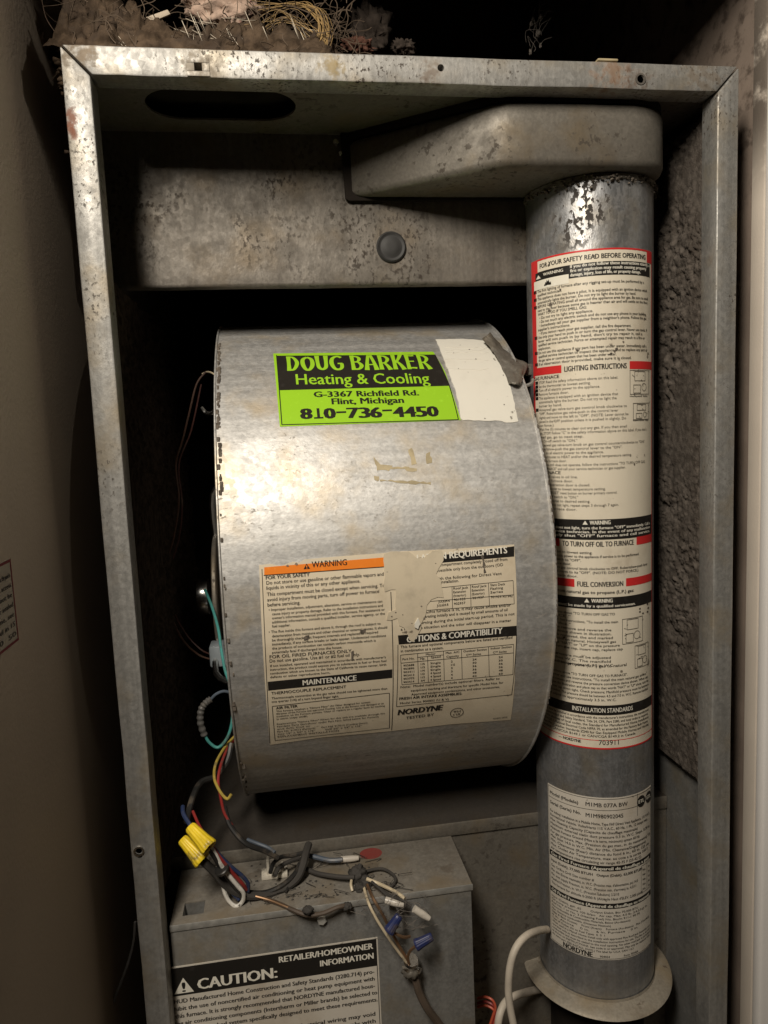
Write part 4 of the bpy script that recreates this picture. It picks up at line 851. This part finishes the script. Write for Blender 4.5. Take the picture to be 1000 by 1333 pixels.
# ------------------------------------------------------------------ motor behind the left rim
mz = .962
mot = thing('blower_motor', (-.19, .24, mz-.07), 'dark blower motor with bright end cap poking out left of the drum', 'motor')
MB().lathe([(.052, .0), (.052, .012), (.046, .020), (.024, .023)], (-.1695, .24, mz), (-1, 0, 0), 48).build('motor_shell', 'dark_metal', mot)
MB().lathe([(.0665, 0), (.0675, .001), (.0675, .0035), (.0665, .0045), (.058, .0045)], (-.1890, .24, mz), (-1, 0, 0), 64).build('mounting_ring', 'duct', mot)
MB().lathe([(.0195, 0), (.0205, .006), (.0195, .011), (.013, .013), (.004, .0135)], (-.2030, .24, mz), (-1, 0, 0), 40).build('end_cap', 'bright', mot)
for k in range(3):
    a = R(90+120*k); MB().tube([(-.1915, .24+.06*math.cos(a), mz+.06*math.sin(a)), (-.1915, .24+.11*math.cos(a), mz+.11*math.sin(a)), (-.172, .24+.125*math.cos(a), mz+.125*math.sin(a))], .003, 8, 4).build('mounting_arm', 'bright', mot)
pc_ = at(282, 850, .17)
single(MB().box(pc_.x-.006, pc_.x+.012, .158, .182, pc_.z-.011, pc_.z+.010).build('capacitor', 'capacitor', None, bevel=.002), 'small blue grey capacitor box left of the drum', 'capacitor')
bp = [at(262, 530, .16), at(268, 537, .16), at(275, 538, .155), at(281, 533, .15)]
single(MB().tube(bp, lambda t: .0022*(1-.5*abs(t-.5)), 8, 5).build('spring_clip', 'bright', None), 'small shiny bent clip left of the drum near its top', 'clip')

# ------------------------------------------------------------------ control box
BZ = .7405; BXR = .0215
con = thing('control_box', (-.11, .058, .35), 'grey sheet metal control box with black caution label at the bottom', 'control box')
bd = MB().box(-.2300, BXR, BOXY, .0955, .35, BZ).build('box_body', 'box', con, bevel=.0010)
lid = MB().box(-.2300, BXR+.0009, BOXY-.0006, .0952, BZ+.0002, BZ+.0014).build('box_lid', 'boxtop', con, bevel=.0005)
MB().box(-.2300, BXR+.0012, BOXY-.0011, BOXY-.0002, BZ-.0040, BZ+.0016).build('lid_edge', 'edge_catchlight', con, bevel=.0006)
k0 = onz(253, 1184, BZ)
cut(lid, [MB().box(k0.x-.0085, k0.x+.0085, k0.y-.0085, k0.y+.0085, BZ-.02, BZ+.01)])
cut(bd, [MB().box(k0.x-.0085, k0.x+.0085, k0.y-.0085, k0.y+.0085, BZ-.09, BZ+.01)])
ox = onz(483, 1113, BZ)
sheet(lambda u, v, h: Vector((u, v, BZ+.0012+h)), [(ox.x+.0105*math.cos(R(20*i)), ox.y+.0088*math.sin(R(20*i))) for i in range(18)], 'oval_red', 'red_oval_sticker', con)
def W8(x, y): return on_box(200+x/2.2727, 1050+y/2.2727)
ctl, ctr, cbr = W8(40, 488), W8(662, 375), W8(668, 643)
cx0, cx1, cz1 = ctl[0], ctr[0], (ctl[1]+ctr[1])/2; cz0 = cz1-.125
cs = sheet(box_map, [(cx0, cz0), (cx1, cz0), (cx1, cz1), (cx0, cz1)], 'paper_rating', 'caution_label', con, sub=.02, label='caution label with black heading and white lettering')
L = Label(on_box, box_map)
cu = lambda f: cx0+(cx1-cx0)*f
hb = .0245; L.rect('black', cx0+.0022, cx1-.0015, cz1-.0015-hb, cz1-.0018)
L.frame('black', cx0+.0018, cx1-.0012, cz0+.001, cz1-.0012, .0006)
L.poly('white_ink', [(cu(.025), cz1-.0240), (cu(.115), cz1-.0240), (cu(.07), cz1-.0105)], 2); L.text('!', (cu(.064), cz1-.0228), (cu(.076), cz1-.0228), .0082, 'black', .03, 3)
L.text('CAUTION:', (cu(.135), cz1-.0228), (cu(.505), cz1-.0228), .0092, 'white_ink', .03)
L.text('RETAILER/HOMEOWNER', (cu(.52), cz1-.0098), (cu(.975), cz1-.0098), .0052, 'white_ink', .025); L.text('INFORMATION', (cu(.715), cz1-.0188), (cu(.975), cz1-.0188), .0052, 'white_ink', .025)
cl_ = ['HUD Manufactured Home Construction and Safety Standards (3280.714) pro-', 'hibit the use of noncertified air conditioning or heat pump equipment with', 'this furnace. It is strongly recommended that NORDYNE manufactured hous-', 'ing air conditioning components (Intertherm or Miller brands) be selected to', 'provide a matched system specifically designed to meet these requirements.', '',
       'Installing or modifying of any internal electrical wiring may void', 'may result in a hazardous condition. Failure to comply with', 'may result in inadequate heating or cooling perfor-', 'mance in the manufactured home.', '', 'Consult the instructions supplied with the accessory']
for i, t in enumerate(cl_):
    if t: L.text(t, (cu(.02), cz1-.0325-i*.00655), (cu((.975, .975, .975, .985, .985, 0, .97, .97, .97, .72, 0, .97)[i]), cz1-.0325-i*.00655), .0036, 'black', .02)
L.finish(cs)
MB().lathe([(.0030, 0), (.0040, .0006), (.0040, .0022), (.0030, .0032), (.001, .0034)], at(419, 1197, BOXY-.0008), (0, -1, 0), 6).build('hex_screw', 'screw', con)

# ------------------------------------------------------------------ wires, nuts and connectors
def wire(pts, mat, r, label, cat='wire', group=None, name='wire', n=8):
    P = [at(*p) if len(p) == 3 else onz(p[0], p[1], BZ+.002+p[3]) for p in pts]
    return single(MB().tube(P, r, n, 7).build(name, mat, None), label, cat, group)
T_ = lambda x, y, h=.003: (x, y, 0, h)       # a point lying h above the box lid
wire([(268, 484, .2), (256, 500, .2), (247, 535, .2), (238, 572, .2), (229, 605, .2), (233, 650, .19), (226, 700, .19), (214, 745, .19), (219, 790, .19), (236, 830, .18), (258, 852, .175), (278, 859, .17)], 'wire_brown', .0010, 'long brown wire curving down in the dark gap to the capacitor')
wire([(262, 500, .205), (249, 560, .205), (233, 604, .205), (237, 655, .2), (233, 700, .2), (219, 750, .2), (222, 785, .2), (240, 822, .19), (262, 846, .18), (280, 853, .17)], 'wire_dull', .0009, 'long dull red wire running beside the brown wire to the capacitor')
wire([(263, 487, .2), (270, 484, .2), (277, 486, .19), (283, 491, .18)], 'wire_cream', .0009, 'short pale wire end beside the top left of the drum')
wire([(267, 768, .19), (276, 790, .17), (284, 818, .15), (288, 845, .14), (293, 872, .13), (299, 890, .12), (303, 915, .115), (302, 940, .11), (296, 960, .11), (284, 973, .11), (272, 966, .11), (266, 955, .11)], 'wire_teal', .0014, 'teal wire looping down from the motor cap beside the drum edge')
wire([(274, 911, .11), (281, 904, .11), (291, 900, .112), (302, 902, .115)], 'wire_greyblue', .0014, 'short pale blue wire above the taped splice')
sp_ = MB().tube([at(266, 957, .11), at(261, 940, .108), at(262, 924, .108), at(268, 915, .109), at(275, 910, .11)], lambda t: .0030+.0004*math.sin(t*61), 10, 14)
single(sp_.build('taped_splice', 'wire_grey', None), 'ribbed grey taped splice on the teal wire loop', 'splice')
wire([(306, 962, .13), (296, 975, .11), (287, 998, .085), (284, 1018, .075), (287, 1036, .07), (292, 1058, .065), (302, 1075, .06)], 'wire_red', .0013, 'red wire below the drum corner beside the yellow wire')
wire([(306, 958, .13), (292, 974, .11), (281, 994, .085), (279, 1012, .08), (283, 1024, .07), (289, 1034, .066), (296, 1040, .064), (301, 1034, .064)], 'wire_yellow', .0013, 'yellow wire curled below the drum corner')
wire([(301, 968, .11), (296, 990, .10), (281, 1010, .09), (262, 1018, .08), (252, 1035, .06), (246, 1055, .05), (243, 1070, .04)], 'wire_black', .0026, 'black wire dropping from the drum corner to the yellow caps')
wire([(238, 1050, .05), (239, 1060, .04), (247, 1073, .033), (254, 1082, .03)], 'wire_blue', .0018, 'dark blue wire entering the upper yellow cap')
wire([(251, 1056, .05), (258, 1072, .04), (264, 1083, .034), (268, 1092, .032)], 'wire_red', .0012, 'thin red wire passing behind the upper yellow cap')
wire([(292, 1050, .07), (300, 1075, .06), (320, 1098, .05), (345, 1108, .05), (362, 1117, .05)], 'wire_black', .0022, 'black cable running from below the drum to the terminal block')
wire([(322, 1093, .065), (335, 1098, .06), (350, 1104, .055), (358, 1110, .05)], 'wire_greyblue', .0016, 'grey blue wire beside the black cable behind the terminal block')
def nut(tip, base, mat, name, label, group, rt, rb_, ribs=True, parent=None):
    a, b = tip, base; L_ = (b-a).length
    t = thing(name, b, label, 'wire connector', group)
    MB().lathe([(rt*.82, 0), (rt, L_*.06), (rt*1.05, L_*.2), (rb_*.92, L_*.72), (rb_, L_*.82), (rb_*1.06, L_*.95), (rb_*.98, L_), (rb_*.7, L_*.97), (rb_*.6, L_*.8)], a, b-a, 48, 24, -.07).build('cap', mat, t, sharp=50)
    return t
nut(at(247, 1076, .026), at(273, 1104, .014), 'nut_yellow', 'wire_nut', 'upper yellow twist cap joining wires left of the box', 'yellow twist caps', .0048, .0068)
nut(at(237, 1092, .034), at(264, 1121, .024), 'nut_yellow', 'wire_nut', 'lower yellow twist cap half hidden under the other one', 'yellow twist caps', .0046, .0068)
# bundle out of the yellow nuts
wire([(270, 1100, .02), (279, 1114, .022), (288, 1128, .026), (300, 1146, .03), (311, 1160, .033), (318, 1172, .035)], 'wire_black', .0024, 'black wire leaving the upper yellow cap down to the box lid')
wire([(274, 1101, .02), (281, 1113, .022), (288, 1126, .024), (299, 1141, .026), (310, 1154, .028), (317, 1163, .03), (316, 1173, .032), (308, 1180, .033), (299, 1174, .034), (293, 1163, .034), (290, 1150, .034)], 'wire_white', .0017, 'white wire folded in a tight loop above the caution label')
wire([(277, 1103, .022), (286, 1116, .024), (297, 1129, .026), (306, 1140, .028), (316, 1151, .03), (321, 1158, .033)], 'wire_red', .0015, 'red wire in the bundle beside the white loop')
wire([(280, 1106, .024), (292, 1120, .026), (304, 1131, .028), (315, 1140, .03), (323, 1150, .032), (323, 1160, .034)], 'wire_blue', .0016, 'blue wire on the right of the red one in the bundle')
wire([(262, 1116, .028), (272, 1128, .03), (284, 1142, .032), (294, 1152, .033), (303, 1163, .034), (311, 1171, .034)], 'wire_blue', .0016, 'dark blue wire tucked inside the white loop')
wire([(261, 1118, .027), (270, 1126, .028), (280, 1136, .03), (291, 1149, .032), (305, 1160, .034), (322, 1166, .036), (338, 1166, .038), (356, 1162, .042), (374, 1154, .046), (387, 1143, .05), (394, 1128, .056), (398, 1112, .066), (402, 1099, .078)], 'dusty_black', .0034, 'thick black cable curving from the yellow caps across the box lid')
wire([(300, 1152, .034), (320, 1161, .038), (345, 1162, .04), (368, 1152, .044), (385, 1136, .052), (394, 1118, .062), (401, 1104, .074)], 'wire_black', .0022, 'thinner black cable hugging the thick one over the lid')
zt = MB(); c0 = at(289, 1132, .024)
zt.lathe([(.0052, -.0016), (.0060, -.001), (.0060, .001), (.0052, .0016)], c0, (at(300, 1146, .03)-at(279, 1114, .022)), 24)
single(zt.build('cable_tie', 'wire_black', None), 'black tie holding the wire bundle below the yellow caps', 'cable tie')
# terminal block
tb = onz(360, 1140, BZ+.001)
tbt = thing('terminal_block', (tb.x, tb.y, BZ), 'small cream terminal block with black wires on the box lid', 'terminal block')
MB().box(tb.x-.013, tb.x+.010, tb.y-.006, tb.y+.006, BZ+.0016, BZ+.006).build('base', 'terminal', tbt, bevel=.0008)
MB().box(tb.x-.008, tb.x-.0055, tb.y-.005, tb.y+.005, BZ+.006, BZ+.018).build('fin', 'terminal', tbt, bevel=.0006)
MB().box(tb.x+.004, tb.x+.0065, tb.y-.005, tb.y+.005, BZ+.006, BZ+.011).build('fin', 'terminal', tbt, bevel=.0006)
wire([T_(352, 1136, .012), T_(356, 1124, .014), T_(366, 1116, .012), T_(380, 1114, .010), T_(396, 1110, .012)], 'wire_black', .0019, 'black wire arching out of the terminal block to the right')
wire([T_(358, 1140, .010), T_(364, 1129, .012), T_(376, 1122, .012), T_(390, 1117, .010)], 'dusty_black', .0019, 'second dusty black wire out of the terminal block')
wire([T_(372, 1162, .001), T_(376, 1152, .004), T_(381, 1146, .006)], 'wire_black', .0011, 'short black wire stub below the terminal block')
# wires on the lid, going right
wire([T_(396, 1113, .008), T_(412, 1116, .007), T_(430, 1120, .006), T_(446, 1119, .006)], 'wire_greyblue', .0022, 'grey blue wire running to the clear cap by the red oval')
def cap(a, b, mat, label, r):
    t = thing('crimp_cap', b, label, 'wire connector', 'clear crimp caps'); L_ = (b-a).length
    MB().lathe([(r, 0), (r*1.02, L_*.5), (r*.9, L_*.8), (r*.7, L_), (r*.3, L_*1.02)], a, b-a, 20).build('cap', mat, t); return t
cap(onz(444, 1119, BZ+.006), onz(467, 1117, BZ+.006), 'cap_clear', 'pale crimp cap pointing at the red oval sticker', .0028)
wire([T_(388, 1126, .004), T_(410, 1136, .004), T_(430, 1140, .005), T_(448, 1142, .006), T_(462, 1142, .007)], 'dusty_black', .0020, 'dusty black wire across the lid into the dark wire joint')
wire([T_(464, 1140, .006), T_(478, 1134, .003), T_(497, 1131, .003), T_(511, 1138, .003), T_(515, 1146, .003), T_(508, 1156, .002)], 'dusty_black', .0013, 'thin dark wire looping round right of the joint')
jn = MB(); rj = random.Random(2)
def blob(mb, c, r, sx=1, sy=1, sz=1, n=14, seed=0, amp=.35):
    def f(i, j):
        a = 2*math.pi*i; b = math.pi*(j-.5); d = Vector((math.cos(a)*math.cos(b)*sx, math.sin(a)*math.cos(b)*sy, math.sin(b)*sz))
        return c+d*r*(1+amp*fbm(d*2.2+Vector((seed, 0, 0)))+amp*.5*fbm(d*6+Vector((0, seed, 0))))
    return mb.grid(f, n*2, n)
blob(jn, onz(466, 1138, BZ+.007), .0075, 1, 1, 1.0, 14, 1); blob(jn, onz(476, 1150, BZ+.004), .0055, 1, 1, 1, 12, 2); blob(jn, onz(468, 1156, BZ+.003), .0045, 1, 1, .9, 12, 5)
single(jn.build('wire_joint', 'dusty_black', None, sharp=180), 'lumpy dark joint of dusty wires on the lid', 'wire joint')
wire([T_(477, 1144, .008), (492, 1150, .030), (505, 1156, .020), (518, 1163, .010), (527, 1170, .004)], 'wire_cream', .0015, 'cream wire stretched from the dark joint over the lid edge')
wire([T_(458, 1144, .005), T_(457, 1152, .004), (459, 1160, .03)], 'wire_cream', .0012, 'short cream wire end hanging by the dark joint')
wire([(344, 1170, .034), (360, 1175, .028), (380, 1184, .018), (400, 1191, .012), (420, 1189, .012), (440, 1181, .013), (452, 1179, .015)], 'cable_sheath', .0019, 'brown wire lying along the front edge above the hex screw')
wire([(330, 1166, .036), (352, 1172, .03), (377, 1182, .019), (394, 1188, .014)], 'copper', .0011, 'bare copper wire above the caution label')
single(blob(MB(), at(401, 1185, .010), .0035, 1.2, 1, .9, 10, 3).build('wire_joint', 'dusty_black', None, sharp=180), 'small dusty lump on the brown wire left of the hex screw', 'wire joint')
single(blob(MB(), at(452, 1180, .014), .0034, 1.2, 1, .8, 10, 4).build('wire_joint', 'dusty_black', None, sharp=180), 'small dusty lump at the right end of the brown wire', 'wire joint')
cap(at(502, 1172, .010), at(526, 1178, .004), 'cap_clear', 'clear crimp cap lying flat above the blue caps', .0030)
cap(at(539, 1183, -.002), at(559, 1196, -.004), 'cap_clear', 'clear crimp cap slanting down at the right of the wires', .0030)
for k, (pts, m, lab) in enumerate(((((478, 1152, .03), (486, 1170, .012), (498, 1190, .006), (508, 1210, .004), (520, 1232, .004), (531, 1250, .004)), 'copper', 'copper wire running down to the cable clamp past the blue caps'),
                               (((474, 1156, .03), (480, 1176, .012), (490, 1196, .006), (504, 1218, .004), (518, 1238, .005), (532, 1256, .006)), 'wire_cream', 'cream wire running down to the cable clamp'),
                               (((494, 1156, .02), (508, 1166, .010), (524, 1172, .004), (536, 1180, .000)), 'dusty_black', 'dusty wire between the two clear caps'),
                               (((506, 1208, .0), (516, 1216, -.002), (526, 1220, -.002), (534, 1219, .0)), 'copper', 'copper wire bent out of the upper blue cap'),
                               (((541, 1232, -.002), (534, 1238, .0), (531, 1248, .003), (534, 1258, .005)), 'copper', 'short copper wire from the lower blue cap to the clamp'),
                               (((484, 1148, .028), (500, 1162, .014), (516, 1180, .006), (520, 1196, .003)), 'dusty_black', 'thin dusty wire going to the upper blue cap'))):
    wire(pts, m, .0012, lab)
nut(at(520, 1192, -.002), at(506, 1213, -.004), 'nut_blue', 'wire_nut', 'upper blue twist cap hanging in front of the box', 'blue twist caps', .0034, .0046)
nut(at(563, 1219, -.004), at(541, 1231, -.004), 'nut_blue', 'wire_nut', 'lower blue twist cap nearer the right side of the box', 'blue twist caps', .0034, .0046)
sb = MB(); rq = random.Random(61)
for k in range(120):
    x, y = rq.uniform(300, 520), rq.gauss(1150, 22); p = onz(x, min(y, 1182-(x-300)*.12), BZ+.0016)
    if k < 80: blob(sb, p, rq.uniform(.0003, .0009), 1.5, 1.2, .7, 4, k, .9)
    else: sb.tube([p, p+Vector((rq.uniform(-.006, .006), rq.uniform(-.004, .004), rq.uniform(.001, .005))), p+Vector((rq.uniform(-.012, .012), rq.uniform(-.008, .008), rq.uniform(.0, .004)))], .0003, 3, 4)
tag(single(sb.build('soot_crumbs', 'dusty_black', None, sharp=180), 'dark crumbs and lint scattered under the wires on the box lid', 'soot crumbs'), kind='stuff')
wb = MB(); rw = random.Random(6)
for k in range(44):
    x, y = rw.uniform(470, 560), rw.uniform(1160, 1215); p = at(x, y, rw.uniform(-.004, .012))
    wb.tube([p, p+Vector((rw.uniform(-.008, .008), rw.uniform(-.004, .004), rw.uniform(-.008, .004))), p+Vector((rw.uniform(-.014, .014), rw.uniform(-.005, .005), rw.uniform(-.012, .004)))], .00018, 3, 4)
tag(single(wb.build('dust_strands', 'web', None), 'grey dust strands hanging among the wire caps', 'dust strands'), kind='stuff')
cm = thing('cable_clamp', at(534, 1262, .016), 'grey metal clamp gripping the brown cable on the box front', 'cable clamp')
MB().lathe([(.0062, -.0045), (.0070, -.003), (.0064, 0), (.0070, .003), (.0058, .0048)], at(534, 1253, .010), (.2, -.5, 1), 16).build('collar', 'bright', cm)
bb = MB(); blob(bb, at(535, 1264, .010), .0066, 1.1, 1, .8, 12, 9, .25); bb.build('clamp_body', 'duct', cm, sharp=180)
MB().lathe([(.0022, 0), (.0026, .003), (.001, .0034)], at(543, 1262, .006), (.6, -.8, 0), 12).build('clamp_screw', 'bright', cm)
wire([(535, 1262, .012), (541, 1275, .010), (546, 1292, .008), (556, 1312, .006), (567, 1327, .006), (580, 1345, .006)], 'cable_sheath', .0034, 'thick brown sheathed cable dropping from the clamp to the bottom', 'cable', name='cable')
# hoses and wires at the foot
wire([(712, 1210, .066), (700, 1212, .05), (686, 1218, .035), (673, 1232, .026), (665, 1254, .022), (662, 1284, .022), (664, 1310, .022), (671, 1345, .022)], 'hose', .0033, 'cream hose bending out from behind the pipe foot and down', 'hose', name='hose', n=14)
wire([(712, 1286, .10), (697, 1289, .09), (682, 1293, .08), (670, 1297, .072), (660, 1303, .066), (653, 1314, .06), (649, 1330, .056), (648, 1350, .056)], 'hose', .0036, 'second cream hose running left from behind the pipe flange', 'hose', name='hose', n=14)
for k, (o_, m) in enumerate(((0, 'wire_orange'), (6, 'wire_red'), (11, 'wire_orange'))):
    wire([(622, 1300+o_, .07), (632, 1298+o_, .066), (641, 1302+o_, .062), (645, 1311+o_*.8, .06), (642, 1322+o_, .06), (636, 1340+o_, .06)], m, .0012, ('topmost orange wire arching out behind the box at the bottom', 'red wire just under the topmost orange one at the bottom', 'lowest orange wire arching out behind the box at the bottom')[k])
wire([(176, 1200, .03), (174, 1225, .03), (168, 1250, .03), (158, 1278, .028), (148, 1305, .026), (138, 1345, .024)], 'wire_grey', .0011, 'thin pale wire hanging in the gap left of the cabinet')

# ------------------------------------------------------------------ notice on the left wall
no = [on_wall(*p) for p in ((12, 727), (25, 833))]
y1 = .5*(no[0][0]+no[1][0]); zt_, zb_ = no[0][1], no[1][1]; y0 = y1-.062
nt_ = sheet(wall_map, [(y0, zb_), (y1, zb_), (y1, zt_), (y0, zt_)], 'paper_rating', 'wall_notice', bpy.data.objects['left_wall'], sub=.03)
L = Label(on_wall, wall_map)
L.frame('dark_red', y0+.0004, y1-.0004, zb_+.0004, zt_-.0004, .0016)
for i, t in enumerate(('Heating Appliance Information, this panel is', 'a removable access', 'and must not be', 'painted or sealed', 'at any time, see', 'the label in 15', 'No. 0  50')):
    L.text(t, (y1-.052+.002*(i % 2), zt_-.0105-i*.0058), (y1-.0042, zt_-.0105-i*.0058), .0028, 'grey_ink', .02)
L.finish(nt_)

# ------------------------------------------------------------------ debris on the cabinet top
def mound(x0, x1, y0, y1, hfun, mat, name, label, nx, ny, cat='debris'):
    mb = MB()
    def f(i, j):
        x = x0+(x1-x0)*i; y = y0+(y1-y0)*j; e = min(1, i/.06, (1-i)/.06, j/.10, (1-j)/.06); p = Vector((x, y, .3))
        h = hfun(i, j)*e*(1+.5*fbm(p*38)+.22*fbm(p*110)+.07*fbm(p*300)); return (x+fbm(p*80)*.003, y+fbm(p*70+Vector((3, 3, 3)))*.004, 1.3996+max(0, h))
    mb.grid(f, nx, ny); return single(mb.build(name, mat, None, fix=False, sharp=180), label, cat, None, 'stuff')
mound(-.262, -.055, .004, .20, lambda i, j: .022+.020*j+.020*max(0, math.sin(i*7.0+.4))*(.6+j), 'dust', 'dust_mat', 'matted grey brown dust heaped on the cabinet top at left', 150, 90)
mound(-.115, .018, .010, .15, lambda i, j: .008+.006*math.sin(i*5), 'felt', 'felt_strip', 'flattened reddish felt under the straw on the cabinet top', 80, 60)
cb = MB(); rc = random.Random(12)
for k in range(70):                      # crumbs of dust hanging over the left corner and lying along the rail
    if k < 30: p = Vector((-.2515+rc.uniform(-.003, .001), rc.uniform(.004, .02), 1.40-abs(rc.gauss(0, .018))))
    else: p = Vector((rc.uniform(-.25, .24), rc.uniform(.003, .018), 1.4006))
    blob(cb, p, rc.uniform(.0008, .0024), 1.3, 1, .8, 4, k, .5)
tag(single(cb.build('dust_crumbs', 'dust', None, sharp=180), 'dust crumbs along the top rail and its left corner', 'dust crumbs'), kind='stuff')
def scrap(c, r, sx, sy, sz, mat, label, seed, name='insulation_scrap'):
    return single(blob(MB(), c, r, sx, sy, sz, 22, seed, .5).build(name, mat, None, sharp=180), label, 'scrap', None)
scrap(at(295, 14, .06), .0150, 1.5, .8, .75, 'scrap', 'pale pink scrap of insulation on the dust heap', 21)
scrap(at(262, 8, .07), .0100, 1.3, .8, .8, 'scrap', 'smaller pale scrap left of the pink one', 33)
scrap(at(484, 46, .09), .0150, 1.1, .8, 1.4, 'lint', 'grey lump of lint right of the straw', 45, 'lint_lump')
scrap(at(465, 60, .04), .0060, 1.8, 1, .9, 'felt', 'small reddish lump behind the rail right of the straw', 51, 'lint_lump')
scrap(at(525, 62, .06), .0060, 1.4, 1, .9, 'lint', 'small grey lint lump behind the middle of the rail', 57, 'lint_lump')
ch = [at(190, 22, .05), at(218, 12, .052), at(222, 18, .052), at(196, 29, .05)]
single(MB().prism(ch, (0, .004, .0012)).build('card_chip', 'cardboard', None, bevel=.0004), 'pale flat chip stuck in the dust heap', 'chip')
fb = MB(); rs2 = random.Random(15)
for k in range(520):                     # matted brown fibres all over the heap
    x, y = rs2.uniform(-.256, -.045), rs2.uniform(.006, .10); z = 1.402+rs2.random()**1.4*(.030+.35*y)+.012*max(0, math.sin((x+.262)*34+.4))
    P = [Vector((x, y, z))]; dr = Vector((rs2.uniform(-1, 1), rs2.uniform(-.6, .6), rs2.uniform(-.5, .6)))
    for j in range(3):
        dr = dr+Vector((rs2.uniform(-.8, .8), rs2.uniform(-.5, .5), rs2.uniform(-.8, .6))); q_ = P[-1]+dr.normalized()*rs2.uniform(.005, .013); q_.z = max(q_.z, 1.4008); q_.y = max(q_.y, .002); P.append(q_)
    fb.tube(P, rs2.uniform(.00015, .00045), 4, 4)
tag(single(fb.build('fibre_nest', 'fibre', None), 'nest of matted dark brown fibres on the cabinet top at left', 'fibre nest'), kind='stuff')
ft = MB()
for k in range(30):                      # golden straw: a loose hank bending over near the middle
    s_ = rs2.uniform(-1, 1); P = [at(352+rs2.uniform(-25, 20), 4+rs2.uniform(-6, 10), .05), at(390+rs2.uniform(-10, 10), 6+s_*5, .035), at(415+s_*5, 20+rs2.uniform(-9, 9), .022), at(424+s_*11, 40+rs2.uniform(-8, 8), .016), at(420+s_*13, 58+rs2.uniform(-8, 6), .014)]
    if k % 3 == 0: P = [at(330+rs2.uniform(-20, 30), 45+rs2.uniform(-14, 12), .03), at(370+rs2.uniform(-10, 10), 30+rs2.uniform(-20, 20), .025), at(405+rs2.uniform(-8, 8), 44+rs2.uniform(-16, 14), .02), at(424+s_*6, 58+rs2.uniform(-6, 6), .014)]
    if k % 3 == 1: P = P[1:]
    ft.tube(P, rs2.uniform(.00012, .00026), 4, 5)
tag(single(ft.build('straw_tangle', 'straw', None), 'golden straw fibres bent over the rail near the middle', 'straw tangle'), kind='stuff')
th = MB()
for k in range(30):
    x = rs2.uniform(240, 415); y = rs2.uniform(22, 58)
    if k % 2: P = [at(x-14, y+rs2.uniform(-8, 2), .03), at(x, y+rs2.uniform(-4, 4), .02), at(x+16, y+rs2.uniform(-3, 9), .03)]
    else: P = [at(x-5, y-14, .03), at(x+1, y, .016), at(x+7, min(62, y+15), .02)]
    th.tube(P, rs2.uniform(.00013, .00030), 4, 5)
for k in range(22):
    x = rs2.uniform(85, 330); P = [at(x, rs2.uniform(40, 58), .03), at(x+rs2.uniform(-6, 10), rs2.uniform(35, 56), .02), at(x+rs2.uniform(-5, 25), 60, .012)]
    th.tube(P, .00015, 4, 4)
tag(single(th.build('thread_tangle', 'thread', None), 'pale threads crossing over the reddish felt', 'thread tangle'), kind='stuff')
cw = MB()
for k in range(18):
    x = 692+rs2.gauss(0, 5)+k*.6; y = 66-k*2.6+rs2.uniform(-4, 4); p = at(x, y, .10)
    cw.tube([p, p+Vector((rs2.uniform(-.003, .004), rs2.uniform(-.004, .004), rs2.uniform(.002, .009))), p+Vector((rs2.uniform(-.004, .012), 0, rs2.uniform(.006, .016)))], .0002, 4, 4)
    if k % 4 == 0: blob(cw, p, rs2.uniform(.001, .0022), 1, 1, 1.4, 5, k, .6)
tag(single(cw.build('cobweb', 'web', None), 'dusty cobweb strand rising behind the right half of the rail', 'cobweb'), kind='stuff')
